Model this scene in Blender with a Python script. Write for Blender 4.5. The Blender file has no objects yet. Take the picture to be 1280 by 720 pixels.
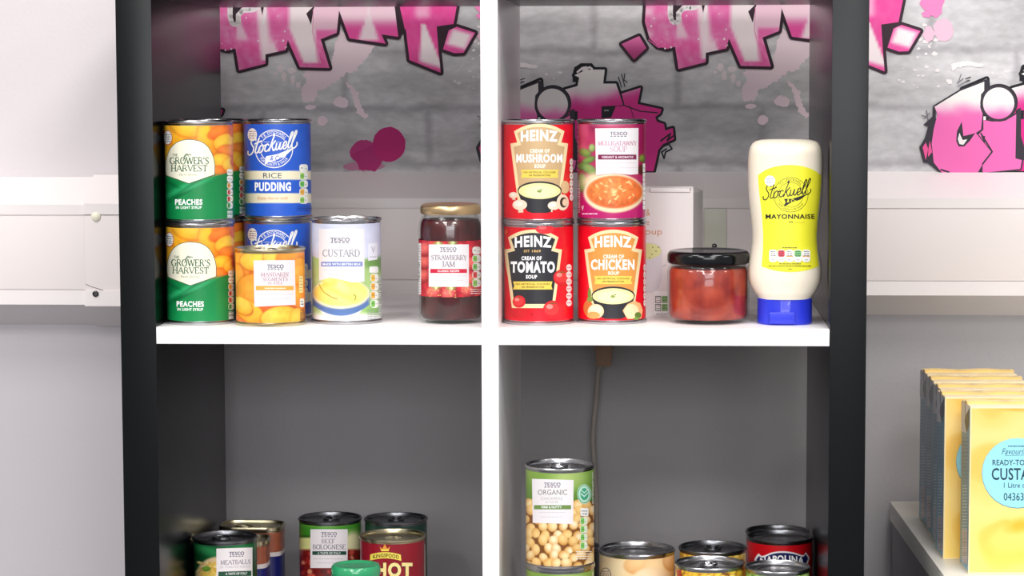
import bpy, math, random
import numpy as np
from mathutils import Matrix, Vector
from mathutils.geometry import tessellate_polygon

# ------------------------------------------------------------------ camera, world, lights, exposure
scene = bpy.context.scene
COL = scene.collection
FPX, CAMX, CAMY, CAMZ, YAW, PIT, ROL = 3087.9, .1768, -2.4896, .26, .0619, .0876, -.0031
def cam_axes():
    c, s = math.cos(YAW), math.sin(YAW); cp, sp = math.cos(PIT), math.sin(PIT); cr, sr = math.cos(ROL), math.sin(ROL)
    r = Vector((c, s, 0)); f = Vector((-s*cp, c*cp, -sp)); u = Vector((-s*sp, c*sp, cp))
    return r*cr + u*sr, u*cr - r*sr, f
RIGHT, UP, FWD = cam_axes()
CAMPOS = Vector((CAMX, CAMY, CAMZ))
cam = bpy.data.objects.new('camera', bpy.data.cameras.new('camera')); COL.objects.link(cam)
m = Matrix((RIGHT, UP, -FWD)).transposed().to_4x4(); m.translation = CAMPOS
cam.matrix_world = m
cam.data.sensor_width = 36; cam.data.lens = FPX/1280*36; cam.data.clip_start = .05; cam.data.clip_end = 60
scene.camera = cam

world = bpy.data.worlds.new('world'); scene.world = world; world.use_nodes = True
bg = world.node_tree.nodes['Background']; bg.inputs[0].default_value = (.96, .97, 1, 1); bg.inputs[1].default_value = .37

def area(name, loc, size, power, aim=None, col=(1, .97, .95)):
    l = bpy.data.lights.new(name, 'AREA'); l.shape = 'RECTANGLE'; l.size, l.size_y = size; l.energy = power; l.color = col
    o = bpy.data.objects.new(name, l); COL.objects.link(o); o.location = loc
    if aim: o.rotation_euler = (Vector(aim)-Vector(loc)).to_track_quat('-Z', 'Y').to_euler()
    return o
for i, (x, y, e) in enumerate([(-.75, -.75, 13), (.75, -.75, 13), (-.75, -2.0, 22), (.75, -2.0, 22), (-.9, -3.4, 26), (.9, -3.4, 26), (2.4, -1.6, 12), (-2.2, -1.6, 12)]):
    area('ceiling_light', (x, y, 1.58), (.58, .58), e)
area('added_front_fill', (.3, -5.2, 1.0), (2.8, .9), 55, (0, 0, .2), (.97, .98, 1))  # unseen frontal fill, added to brighten the shelf interior
scene.view_settings.view_transform = 'Standard'; scene.view_settings.look = 'None'
scene.view_settings.gamma = 1; scene.view_settings.use_curve_mapping = False
scene.view_settings.exposure = 0.25
scene.cycles.use_denoising = True
scene.cycles.max_bounces = 10; scene.cycles.caustics_refractive = False; scene.cycles.caustics_reflective = False

# ------------------------------------------------------------------ maths helpers: where the photo's print sits on each real surface
def ray(px, py):
    return FWD + RIGHT*((px-640)/FPX) - UP*((py-360)/FPX)
def aty(px, py, y):
    r = ray(px, py); return CAMPOS + r*((y-CAMPOS.y)/r.y)
def atz(px, py, z):
    r = ray(px, py); return CAMPOS + r*((z-CAMPOS.z)/r.z)
def project(P):                       # P (n,3) numpy -> pixels
    d = P - np.array(CAMPOS); f = d @ np.array(FWD)
    return 640 + FPX*(d @ np.array(RIGHT))/f, 360 - FPX*(d @ np.array(UP))/f
def lin(c):
    c = np.clip(np.asarray(c, float), 0, 1)
    return np.where(c <= .04045, c/12.92, ((c+.04)/1.04)**2.4)
def rgb(h):
    if isinstance(h, str): return tuple(int(h[i:i+2], 16)/255 for i in (0, 2, 4))
    return tuple(h)

# ------------------------------------------------------------------ materials
MATS = {}
def mat(name, col, rough=.5, metal=0, spec=.5, coat=0, bump=0, bscale=60, trans=0, ior=1.45, sss=0, vary=0, vscale=8):
    if name in MATS: return MATS[name]
    mt = bpy.data.materials.new(name); mt.use_nodes = True; nt = mt.node_tree; b = nt.nodes['Principled BSDF']
    lc = tuple(lin(rgb(col))) + (1,)
    b.inputs['Base Color'].default_value = lc; b.inputs['Roughness'].default_value = rough
    b.inputs['Metallic'].default_value = metal; b.inputs['Specular IOR Level'].default_value = spec
    b.inputs['Coat Weight'].default_value = coat; b.inputs['Transmission Weight'].default_value = trans
    b.inputs['IOR'].default_value = ior; b.inputs['Subsurface Weight'].default_value = sss
    b.inputs['Subsurface Scale'].default_value = .004; b.inputs['Coat Roughness'].default_value = .05
    tc = nt.nodes.new('ShaderNodeTexCoord')
    nz = nt.nodes.new('ShaderNodeTexNoise'); nz.inputs['Scale'].default_value = vscale; nz.inputs['Detail'].default_value = 5
    nt.links.new(tc.outputs['Object'], nz.inputs['Vector'])
    mx = nt.nodes.new('ShaderNodeMix'); mx.data_type = 'RGBA'; mx.blend_type = 'MULTIPLY'; mx.inputs[0].default_value = 1
    rm = nt.nodes.new('ShaderNodeMapRange'); rm.inputs[3].default_value = 1-vary; rm.inputs[4].default_value = 1+vary*.3
    nt.links.new(nz.outputs['Fac'], rm.inputs[0]); mx.inputs[6].default_value = lc
    nt.links.new(rm.outputs[0], mx.inputs[7]); nt.links.new(mx.outputs[2], b.inputs['Base Color'])
    if bump:
        n2 = nt.nodes.new('ShaderNodeTexNoise'); n2.inputs['Scale'].default_value = bscale; n2.inputs['Detail'].default_value = 3
        bp = nt.nodes.new('ShaderNodeBump'); bp.inputs['Strength'].default_value = bump; bp.inputs['Distance'].default_value = .001
        nt.links.new(tc.outputs['Object'], n2.inputs['Vector']); nt.links.new(n2.outputs['Fac'], bp.inputs['Height'])
        nt.links.new(bp.outputs[0], b.inputs['Normal'])
    MATS[name] = mt; return mt
def print_mat(name, rough=.38, spec=.4, coat=0):
    if name in MATS: return MATS[name]
    mt = bpy.data.materials.new(name); mt.use_nodes = True; nt = mt.node_tree; b = nt.nodes['Principled BSDF']
    a = nt.nodes.new('ShaderNodeAttribute'); a.attribute_name = 'ink'
    nt.links.new(a.outputs['Color'], b.inputs['Base Color'])
    b.inputs['Roughness'].default_value = rough; b.inputs['Specular IOR Level'].default_value = spec; b.inputs['Coat Weight'].default_value = coat
    b.inputs['Coat Roughness'].default_value = .08
    MATS[name] = mt; return mt
PAPER = print_mat('printed_paper', .36, .45, .15)
WALLPRINT = print_mat('printed_wallpaper', .6, .3)
BLACKM = mat('black_foil_board', '04070c', .27, spec=.28, bump=.04, bscale=90)
WHITEM = mat('white_foil_board', 'f4f2f2', .3, spec=.45, bump=.03, bscale=90)
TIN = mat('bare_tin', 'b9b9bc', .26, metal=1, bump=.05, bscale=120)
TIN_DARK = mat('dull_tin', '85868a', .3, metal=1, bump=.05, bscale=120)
TIN_GOLD = mat('lacquered_tin', 'c9c0a0', .28, metal=1, bump=.05, bscale=120)
PVC = mat('white_pvc', 'f3ecea', .35, spec=.5)

# ------------------------------------------------------------------ mesh helpers
def tag(o, label=None, cat=None, group=None, kind=None):
    if label: o['label'] = label
    if cat: o['category'] = cat
    if group: o['group'] = group
    if kind: o['kind'] = kind
    return o
def link(name, verts, faces, m, parent=None, smooth=False, autos=None):
    me = bpy.data.meshes.new(name); me.from_pydata([tuple(v) for v in verts], [], faces); me.materials.append(m)
    if smooth: me.polygons.foreach_set('use_smooth', [True]*len(me.polygons))
    me.update()
    if autos is not None:
        me.set_sharp_from_angle(angle=math.radians(autos))
    o = bpy.data.objects.new(name, me); COL.objects.link(o)
    if parent: o.parent = parent
    return o
def thing(name, label, cat, loc=(0, 0, 0), rz=0, group=None):
    o = bpy.data.objects.new(name, None); COL.objects.link(o); o.location = loc; o.rotation_euler = (0, 0, rz); o.empty_display_size = .02
    return tag(o, label, cat, group)
def lathe_data(prof, n=96, sx=1, sy=1, shape=None):
    V = []; F = []
    for (r, z) in prof:
        for k in range(n):
            a = 2*math.pi*k/n
            cx, cy = math.cos(a), math.sin(a)
            if shape: cx, cy = shape(cx, cy)
            V.append((r*cx*sx, r*cy*sy, z))
    for i in range(len(prof)-1):
        for k in range(n):
            a, b = i*n+k, i*n+(k+1) % n
            F.append((a, b, b+n, a+n))
    return V, F
def lathe(name, prof, m, parent, n=96, closed=True, shape=None, autos=35):
    V, F = lathe_data(prof, n, shape=shape)
    if closed:
        for idx, flip in ((0, True), (len(prof)-1, False)):
            ring = [idx*n+k for k in range(n)]
            F.append(ring[::-1] if flip else ring)
    return link(name, V, F, m, parent, True, autos)
def box_data(x0, x1, y0, y1, z0, z1, b=0):
    # chamfered box
    V = []; F = []
    if b <= 0:
        V = [(x, y, z) for z in (z0, z1) for y in (y0, y1) for x in (x0, x1)]
        F = [(0, 2, 3, 1), (4, 5, 7, 6), (0, 1, 5, 4), (1, 3, 7, 5), (3, 2, 6, 7), (2, 0, 4, 6)]
        return V, F
    import bmesh
    bm = bmesh.new(); V0, F0 = box_data(x0, x1, y0, y1, z0, z1)
    vs = [bm.verts.new(v) for v in V0]
    for f in F0: bm.faces.new([vs[i] for i in f])
    bmesh.ops.bevel(bm, geom=list(bm.edges), offset=b, segments=2, affect='EDGES', profile=.7)
    bm.verts.index_update()
    V = [tuple(v.co) for v in bm.verts]; F = [tuple(v.index for v in f.verts) for f in bm.faces]; bm.free()
    return V, F
def box(name, x0, x1, y0, y1, z0, z1, m, parent=None, b=.0008):
    V, F = box_data(x0, x1, y0, y1, z0, z1, b); return link(name, V, F, m, parent, True, 30)
def prism_x(name, prof_yz, x0, x1, m, parent=None, b=0):
    n = len(prof_yz)
    V = [(x0, y, z) for y, z in prof_yz] + [(x1, y, z) for y, z in prof_yz]
    F = [tuple(range(n))[::-1], tuple(range(n, 2*n))] + [(i, (i+1) % n, n+(i+1) % n, n+i) for i in range(n)]
    o = link(name, V, F, m, parent)
    import bmesh
    bm = bmesh.new(); bm.from_mesh(o.data); bmesh.ops.recalc_face_normals(bm, faces=bm.faces)
    if b: bmesh.ops.bevel(bm, geom=list(bm.edges), offset=b, segments=2, affect='EDGES')
    bm.to_mesh(o.data); bm.free(); return o
def tube_data(pts, r, n=10, cap=True, sq=1):
    pts = [Vector(p) for p in pts]; V = []; F = []
    for i, p in enumerate(pts):
        t = (pts[min(i+1, len(pts)-1)] - pts[max(i-1, 0)]).normalized()
        a = t.orthogonal().normalized() if i == 0 else (a - t*a.dot(t)).normalized()
        b = t.cross(a)
        for k in range(n):
            th = 2*math.pi*k/n; V.append(tuple(p + a*r*math.cos(th) + b*r*sq*math.sin(th)))
    for i in range(len(pts)-1):
        for k in range(n):
            F.append((i*n+k, i*n+(k+1) % n, (i+1)*n+(k+1) % n, (i+1)*n+k))
    if cap: F += [tuple(range(n))[::-1], tuple(range((len(pts)-1)*n, len(pts)*n))]
    return V, F
def copy_tree(o, parent=None):
    c = o.copy(); COL.objects.link(c); c.parent = parent
    for ch in list(o.children): copy_tree(ch, c)
    return c
def catmull(p, n=6, closed=False):
    out = []; m_ = len(p)
    rng = range(m_ if closed else m_-1)
    for i in rng:
        g = (lambda k: p[k % m_]) if closed else (lambda k: p[max(0, min(m_-1, k))])
        p0, p1, p2, p3 = g(i-1), g(i), g(i+1), g(i+2)
        for s in range(n):
            t = s/n
            out.append(tuple(.5*((2*b)+(-a+c)*t+(2*a-5*b+4*c-d)*t*t+(-a+3*b-3*c+d)*t**3) for a, b, c, d in zip(p0, p1, p2, p3)))
    if not closed: out.append(tuple(p[-1]))
    return out
def ellipse(cx, cy, rx, ry, n=28, rot=0, a0=0, a1=360):
    c, s = math.cos(math.radians(rot)), math.sin(math.radians(rot)); out = []
    full = a1-a0 >= 360
    for k in range(n + (0 if full else 1)):
        a = math.radians(a0 + (a1-a0)*k/n); x, y = rx*math.cos(a), ry*math.sin(a)
        out.append((cx+c*x-s*y, cy+s*x+c*y))
    return out
def ragged(p, amp, seed=1, step=3.):
    rd = random.Random(seed); out = []
    for i in range(len(p)):
        a, b = p[i], p[(i+1) % len(p)]; L = math.dist(a, b); n = max(1, int(L/step))
        for k in range(n):
            t = k/n; out.append((a[0]+(b[0]-a[0])*t+rd.uniform(-amp, amp), a[1]+(b[1]-a[1])*t+rd.uniform(-amp, amp)))
    return out

# ------------------------------------------------------------------ lettering
_txt = {}
def text_tris(s, bold=0., shear=0.):
    key = (s, round(bold, 4), round(shear, 3))
    if key in _txt: return _txt[key]
    cu = bpy.data.curves.new('lettering', 'FONT'); cu.body = s; cu.offset = bold; cu.shear = shear; cu.resolution_u = 3; cu.space_character = 1+max(0, bold)*3.2
    o = bpy.data.objects.new('lettering', cu); COL.objects.link(o)
    dg = bpy.context.evaluated_depsgraph_get(); dg.update()
    me = o.evaluated_get(dg).to_mesh(); me.calc_loop_triangles()
    vs = [(v.co.x, v.co.y) for v in me.vertices]
    tr = [[vs[i] for i in t.vertices] for t in me.loop_triangles]
    o.evaluated_get(dg).to_mesh_clear(); bpy.data.objects.remove(o); bpy.data.curves.remove(cu)
    xs = [p[0] for t in tr for p in t]; ys = [p[1] for t in tr for p in t]
    x0, x1, y0, y1 = min(xs), max(xs), min(ys), max(ys)
    res = [[((p[0]-x0)/(x1-x0), (p[1]-y0)/(y1-y0)) for p in t] for t in tr]
    _txt[key] = res; return res
# slim serif capitals: T = thick stroke, t = thin stroke, s = serif
SERIF = {
 'A': (.9, [('t', (.05, 0), (.45, 1)), ('T', (.45, 1), (.85, 0)), ('t', (.2, .35), (.7, .35)), ('s', (.05, 0)), ('s', (.85, 0))]),
 'B': (.75, [('T', (.15, 0), (.15, 1)), ('t', (.15, 1), (.5, 1), (.62, .78), (.5, .54), (.15, .54)), ('t', (.5, .54), (.7, .3), (.5, 0), (.15, 0)), ('T', (.63, .42), (.66, .2))]),
 'C': (.85, [('t', (.78, .75), (.6, 1), (.35, .97)), ('T', (.35, .97), (.12, .7), (.12, .3), (.35, .03)), ('t', (.35, .03), (.6, 0), (.8, .22))]),
 'D': (.9, [('T', (.15, 0), (.15, 1)), ('t', (.15, 1), (.5, 1), (.72, .8)), ('T', (.72, .8), (.78, .5), (.72, .2)), ('t', (.72, .2), (.5, 0), (.15, 0))]),
 'E': (.75, [('T', (.15, 0), (.15, 1)), ('t', (.1, 1), (.65, 1), (.65, .8)), ('t', (.15, .52), (.5, .52)), ('t', (.1, 0), (.68, 0), (.68, .22))]),
 'F': (.72, [('T', (.15, 0), (.15, 1)), ('t', (.1, 1), (.65, 1), (.65, .8)), ('t', (.15, .52), (.5, .52)), ('s', (.15, 0))]),
 'G': (.9, [('t', (.78, .78), (.6, 1), (.35, .97)), ('T', (.35, .97), (.12, .7), (.12, .3), (.35, .03)), ('t', (.35, .03), (.6, 0), (.78, .12)), ('T', (.78, .1), (.78, .42)), ('s', (.78, .42))]),
 'H': (.9, [('T', (.18, 0), (.18, 1)), ('T', (.75, 0), (.75, 1)), ('t', (.18, .52), (.75, .52)), ('s', (.18, 0)), ('s', (.18, 1)), ('s', (.75, 0)), ('s', (.75, 1))]),
 'I': (.42, [('T', (.2, 0), (.2, 1)), ('s', (.2, 0)), ('s', (.2, 1))]),
 'J': (.5, [('T', (.32, 1), (.32, .15)), ('t', (.32, .15), (.2, -.05), (.05, .05)), ('s', (.32, 1))]),
 'L': (.7, [('T', (.15, 0), (.15, 1)), ('t', (.1, 0), (.62, 0), (.62, .25)), ('s', (.15, 1))]),
 'M': (1.1, [('t', (.15, 0), (.15, 1)), ('T', (.15, 1), (.5, .05)), ('t', (.5, .05), (.88, 1)), ('T', (.9, 1), (.9, 0)), ('s', (.15, 0)), ('s', (.9, 0))]),
 'N': (.95, [('t', (.15, 0), (.15, 1)), ('T', (.15, 1), (.75, 0)), ('t', (.75, 0), (.75, 1)), ('s', (.15, 0)), ('s', (.75, 1))]),
 'O': (.95, [('t', (.3, .98), (.48, 1.02), (.65, .98)), ('T', (.3, .98), (.1, .7), (.1, .3), (.3, .02)), ('t', (.3, .02), (.48, -.02), (.65, .02)), ('T', (.65, .02), (.85, .3), (.85, .7), (.65, .98))]),
 'P': (.75, [('T', (.15, 0), (.15, 1)), ('t', (.15, 1), (.5, 1), (.68, .75), (.5, .48), (.15, .48)), ('s', (.15, 0))]),
 'R': (.85, [('T', (.15, 0), (.15, 1)), ('t', (.15, 1), (.5, 1), (.66, .76), (.5, .52), (.15, .52)), ('T', (.42, .52), (.78, 0)), ('s', (.15, 0))]),
 'S': (.72, [('t', (.6, .78), (.48, 1), (.25, .98), (.12, .8)), ('T', (.12, .8), (.2, .6), (.5, .42), (.6, .22)), ('t', (.6, .22), (.45, 0), (.22, 0), (.08, .2))]),
 'T': (.82, [('T', (.4, 0), (.4, 1)), ('t', (.05, .8), (.05, 1), (.75, 1), (.75, .8)), ('s', (.4, 0))]),
 'U': (.92, [('T', (.17, 1), (.17, .25), (.3, .03)), ('t', (.3, .03), (.55, 0), (.75, .25), (.75, 1)), ('s', (.17, 1)), ('s', (.75, 1))]),
 'V': (.88, [('T', (.08, 1), (.45, 0)), ('t', (.45, 0), (.82, 1)), ('s', (.08, 1)), ('s', (.82, 1))]),
 'W': (1.25, [('T', (.08, 1), (.38, 0)), ('t', (.38, 0), (.62, 1)), ('T', (.62, 1), (.9, 0)), ('t', (.9, 0), (1.18, 1)), ('s', (.08, 1)), ('s', (1.18, 1))]),
 'Y': (.85, [('T', (.08, 1), (.42, .45), (.42, 0)), ('t', (.42, .45), (.78, 1)), ('s', (.42, 0)), ('s', (.08, 1))]),
 "'": (.3, [('T', (.15, 1), (.12, .75))]), ' ': (.45, []),
}
STOCK = [ [(14,30),(12,34),(7,34),(4,29),(7,24),(12,19),(12,13),(7,9),(2,11),(1,15)],
 [(20,33),(17,16),(18,11),(22,11),(25,15)], [(13,25),(27,28)],
 [(30,22),(26,20),(24,15),(26,11),(30,11),(33,15),(32,20),(30,22)], [(33,20),(38,21)],
 [(44,20),(41,22),(38,20),(37,14),(40,11),(44,12),(47,15)], [(47,11),(50,24),(53,36),(50,34)], [(50,18),(57,25)], [(51,19),(56,11),(59,12),(61,16)],
 [(61,21),(61,13),(64,11),(67,14),(69,21),(69,13),(72,11),(75,15),(77,21)],
 [(77,15),(82,17),(82,21),(79,22),(76,17),(78,11),(83,12),(86,16)],
 [(86,16),(92,30),(92,35),(89,33),(87,20),(88,12),(92,12),(94,16)],
 [(94,16),(100,31),(100,36),(97,34),(95,20),(96,12),(101,10),(106,14),(105,18)] ]

# ------------------------------------------------------------------ printed sheets: flat print laid on a real surface
def clip_half(poly, ax, val, keep_less):
    out = []; n = len(poly)
    for i in range(n):
        a, b = poly[i], poly[(i+1) % n]
        da, db = a[ax]-val, b[ax]-val
        if keep_less: ia, ib = da <= 0, db <= 0
        else: ia, ib = da >= 0, db >= 0
        if ia: out.append(a)
        if ia != ib:
            t = da/(da-db); out.append((a[0]+(b[0]-a[0])*t, a[1]+(b[1]-a[1])*t))
    return out
def strips(polys, ax, step):
    out = []
    for p in polys:
        lo = min(q[ax] for q in p); hi = max(q[ax] for q in p)
        k0 = math.floor(lo/step); k1 = math.ceil(hi/step)
        if k1-k0 <= 1: out.append(p); continue
        rest = p
        for k in range(k0+1, k1):
            v = k*step; a = clip_half(rest, ax, v, True)
            if len(a) > 2: out.append(a)
            rest = clip_half(rest, ax, v, False)
            if len(rest) < 3: break
        if len(rest) > 2: out.append(rest)
    return out
class CylSurf:
    """upright cylinder of radius R centred at C (world); local frame has its base centre at the origin"""
    def __init__(s, C, R, step=.0025): s.C, s.R, s.ustep, s.vstep = Vector(C), R, step, None
    def uv(s, px, py):
        d = ray(px, py); o = CAMPOS - s.C
        a = d.x*d.x+d.y*d.y; b = o.x*d.x+o.y*d.y; c = o.x*o.x+o.y*o.y-s.R**2; D = b*b-a*c
        t = (-b-math.sqrt(max(D, 0)))/a
        x, y, z = o.x+d.x*t, o.y+d.y*t, o.z+d.z*t
        return (math.atan2(x, -y)*s.R, z)
    def pos(s, u, v, off):
        k = math.floor(u/s.ustep); f = u/s.ustep-k; a0, a1 = k*s.ustep/s.R, (k+1)*s.ustep/s.R; r = s.R+off
        x = r*(math.sin(a0)*(1-f)+math.sin(a1)*f); y = -r*(math.cos(a0)*(1-f)+math.cos(a1)*f)
        a = u/s.R
        return (x, y, v), (math.sin(a), -math.cos(a), 0)
class PlaneSurf:
    """plane through P (world) spanned by U and V unit vectors; local frame given by origin O and rotation rz"""
    def __init__(s, P, U, V, O=(0, 0, 0), rz=0):
        s.P, s.U, s.V = Vector(P), Vector(U), Vector(V); s.N = s.U.cross(s.V); s.O = Vector(O); s.M = Matrix.Rotation(-rz, 3, 'Z'); s.ustep = s.vstep = None
    def uv(s, px, py):
        d = ray(px, py); t = (s.P-CAMPOS).dot(s.N)/d.dot(s.N); q = CAMPOS+d*t-s.P; return (q.dot(s.U), q.dot(s.V))
    def pos(s, u, v, off):
        q = s.P+s.U*u+s.V*v+s.N*off-s.O; q = s.M @ q; return tuple(q), tuple(s.M @ s.N)
class FuncSurf:
    """front surface y = f(x, z) of a bottle standing at C"""
    def __init__(s, C, yf, f, step=.003): s.C, s.yf, s.f = Vector(C), yf, f; s.ustep = s.vstep = step
    def uv(s, px, py):
        y = s.yf
        for _ in range(4):
            q = aty(px, py, y)-s.C; y = s.C.y+s.f(q.x, q.z)
        return (q.x, q.z)
    def pos(s, u, v, off):
        e = .0008; y = s.f(u, v); gx = (s.f(u+e, v)-s.f(u-e, v))/(2*e); gz = (s.f(u, v+e)-s.f(u, v-e))/(2*e)
        n = Vector((gx, -1, gz)).normalized()
        return (u+n.x*off, y+n.y*off, v+n.z*off), tuple(n)
class Sheet:
    def __init__(s, surf, eps=.000015, base=.00008, pxstep=5.):
        s.surf, s.eps, s.off, s.pxstep = surf, eps, base, pxstep; s.V = []; s.N = []; s.C = []; s.F = []; s.xf = None
    def _add(s, polys, col, grid=None):
        s.off += s.eps
        fn = col if callable(col) else None
        c0 = None if fn else tuple(lin(rgb(col)))
        todo = []                      # pieces of one stroke overlap: each lies a hair above the last, so none shadows another
        for i, p in enumerate(polys):
            q = strips([p], 0, grid or s.pxstep)
            if grid or s.surf.vstep: q = strips(q, 1, grid or s.pxstep)
            o_ = s.off+s.eps*.9*i/len(polys); todo += [(x, o_) for x in q]
        for p, off in todo:
            cols = [tuple(lin(fn(*q))) for q in p] if fn else None
            uv = [s.surf.uv(*(s.xf(*q) if s.xf else q)) for q in p]
            if cols:
                subs = [(uv, cols)]
            else:
                q = [uv]
                if s.surf.ustep: q = strips(q, 0, s.surf.ustep)
                if s.surf.vstep: q = strips(q, 1, s.surf.vstep)
                subs = [(x, [c0]*len(x)) for x in q]
            for pp, cc in subs:
                k = len(s.V)
                for (u, v), c in zip(pp, cc):
                    a, n = s.surf.pos(u, v, off); s.V.append(a); s.N.append(n); s.C.append(c)
                # photo y runs down, so the winding flips on the surface
                ar = sum(pp[i][0]*pp[(i+1) % len(pp)][1]-pp[(i+1) % len(pp)][0]*pp[i][1] for i in range(len(pp)))
                if abs(ar) < 1e-12: 
                    del s.V[k:], s.N[k:], s.C[k:]; continue
                idx = list(range(k, k+len(pp))); s.F.append(tuple(idx if ar > 0 else idx[::-1]))
    def poly(s, p, col, grid=None):
        p = [tuple(q) for q in p]
        tr = tessellate_polygon([[Vector((x, y, 0)) for x, y in p]])
        s._add([[p[i] for i in t] for t in tr], col, grid); return s
    def rect(s, x0, y0, x1, y1, col, grid=None, r=0):
        if r:
            p = []
            for cx, cy, a in ((x1-r, y0+r, -90), (x1-r, y1-r, 0), (x0+r, y1-r, 90), (x0+r, y0+r, 180)):
                p += [(cx+r*math.cos(math.radians(a+t)), cy+r*math.sin(math.radians(a+t))) for t in (0, 30, 60, 90)]
            return s.poly(p, col, grid)
        s._add([[(x0, y0), (x1, y0), (x1, y1), (x0, y1)]], col, grid); return s
    def ell(s, cx, cy, rx, ry, col, rot=0, grid=None): return s.poly(ellipse(cx, cy, rx, ry, 28, rot), col, grid)
    def ring(s, cx, cy, rx, ry, w, col, a0=0, a1=360, n=40): return s.stroke(ellipse(cx, cy, rx, ry, n, 0, a0, a1), w, col, closed=a1-a0 >= 360)
    def stroke(s, pts, w, col, closed=False):
        q = []; n = len(pts)
        for i in range(n if closed else n-1):
            a, b = pts[i], pts[(i+1) % n]; L = math.dist(a, b)
            if L < 1e-6: continue
            nx, ny = -(b[1]-a[1])/L*w/2, (b[0]-a[0])/L*w/2
            q.append([(a[0]+nx, a[1]+ny), (b[0]+nx, b[1]+ny), (b[0]-nx, b[1]-ny), (a[0]-nx, a[1]-ny)])
        if w > .7:
            for a in pts: q.append(ellipse(a[0], a[1], w/2, w/2, 8, 22.5))
        s._add(q, col); return s
    def text(s, t, x0, y0, x1, y1, col, bold=0., shear=0., warp=None, out=None, ow=.02):
        def place(b):
            e = (b-bold)*.9
            return [[(x0+(x1-x0)*x, y1-(y1-y0)*y) for x, y in tri] for tri in text_tris(t, b, shear)]
        for c, b in (((out, bold+ow),) if out else ()) + ((col, bold),):
            tr = place(b)
            if warp: tr = [[warp(*p) for p in q] for q in tr]
            s._add(tr, c)
        return s
    def serif(s, t, x0, y0, x1, y1, col, T=.19, th=.1, sf=.3):
        W = sum(SERIF[c][0] for c in t); H = y1-y0; sx = (x1-x0)/W; x = 0; q = []
        def seg(a, b, w):
            L = math.dist(a, b)
            if L < 1e-6: return
            nx, ny = -(b[1]-a[1])/L*w/2, (b[0]-a[0])/L*w/2
            q.append([(a[0]+nx, a[1]+ny), (b[0]+nx, b[1]+ny), (b[0]-nx, b[1]-ny), (a[0]-nx, a[1]-ny)])
        for c in t:
            w, st = SERIF[c]
            for k, *pts in st:
                P = [(x0+(x+p[0])*sx, y1-p[1]*H) for p in pts]
                if k == 's': seg((P[0][0]-sf*sx/2, P[0][1]), (P[0][0]+sf*sx/2, P[0][1]), th*H)
                else:
                    for a, b in zip(P, P[1:]): seg(a, b, (T if k == 'T' else th)*H)
            x += w
        s._add(q, col); return s
    def script(s, x0, y0, x1, y1, col, w, rise=0, out=None):
        def f(p): 
            Y = (p[1]-9)/27; X = (p[0]-1+(Y-.4)*7)/107
            return (x0+(x1-x0)*X, y1-(y1-y0)*Y-rise*X)
        for c, ww in (((out, w*1.9),) if out else ()) + ((col, w),):
            s.off += s.eps
            for st in STOCK:
                s.stroke([f(p) for p in catmull(st, 4)], ww, c); s.off -= s.eps
            s.off += s.eps
        return s
    def arc_text(s, t, cx, cy, r, h, a_mid, span, col, inside=False, bold=0.):
        """text round a circle; a_mid in degrees with 90 = top; inside = reads along the bottom"""
        q = []
        for tri in text_tris(t, bold, 0):
            p2 = []
            for x, y in tri:
                if not inside:
                    a = math.radians(a_mid+span/2-span*x); rr = r+h*(y-.5)
                else:
                    a = math.radians(a_mid-span/2+span*x); rr = r-h*(y-.5)
                p2.append((cx+rr*math.cos(a), cy-rr*math.sin(a)))
            q.append(p2)
        s._add(q, col); return s
    def micro(s, x0, y0, x1, y1, col, lines=1, seed=3, h=.9, mean=3.):
        """small print too fine to read in the photograph: short dashes"""
        rd = random.Random(seed); q = []
        for i in range(lines):
            y = y0+(y1-y0)*(i+.5)/lines; x = x0
            while x < x1-.6:
                w = min(rd.uniform(.5, 1.5)*mean, x1-x); q.append([(x, y-h/2), (x+w, y-h/2), (x+w, y+h/2), (x, y+h/2)]); x += w+rd.uniform(.5, .9)
        s._add(q, col); return s
    def pills(s, x0, y0, x1, y1, cols, n=None, base='f4f4ee'):
        n = n or len(cols); H = (y1-y0)/n; w = x1-x0
        for i in range(n): s.rect(x0, y0+i*H+.3, x1, y0+(i+1)*H-.3, base, r=min(w, H)*.3)
        for i, c in enumerate(cols):
            if c: s.rect(x0+w*.08, y0+i*H+H*.14, x0+w*.56, y0+(i+1)*H-H*.14, c, r=min(w*.45, H*.6)*.25)
        s.micro(x0+w*.14, y0, x0+w*.5, y1, '3c3c3c', n, 4, .8, 1.4); s.micro(x0+w*.64, y0+H*.1, x1-w*.1, y1, '77777a', n, 5, .7, 1.)
        return s
    def barcode(s, x0, y0, x1, y1, dark='1a1a1c', light=None, seed=1, vertical=True):
        if light: s.rect(x0, y0, x1, y1, light)
        rd = random.Random(seed); q = []; v = y0+.3
        while v < y1-.4:
            w = rd.choice((.35, .6, .9)); q.append([(x0+.3, v), (x1-.3, v), (x1-.3, min(v+w, y1)), (x0+.3, min(v+w, y1))]); v += w+rd.choice((.5, .7, 1.1))
        s._add(q, dark); return s
    def tesco(s, x0, y0, x1, y1, col='3f415e'):
        H = y1-y0; s.serif('TESCO', x0, y0, x1, y1-.5, col, .25, .17); n = 5; w = (x1-x0)/n
        s._add([[(x0+w*(i+.15), y1+.7), (x0+w*(i+.8), y1+.7), (x0+w*(i+.7), y1+1.6), (x0+w*(i+.05), y1+1.6)] for i in range(n)], col); return s
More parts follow.
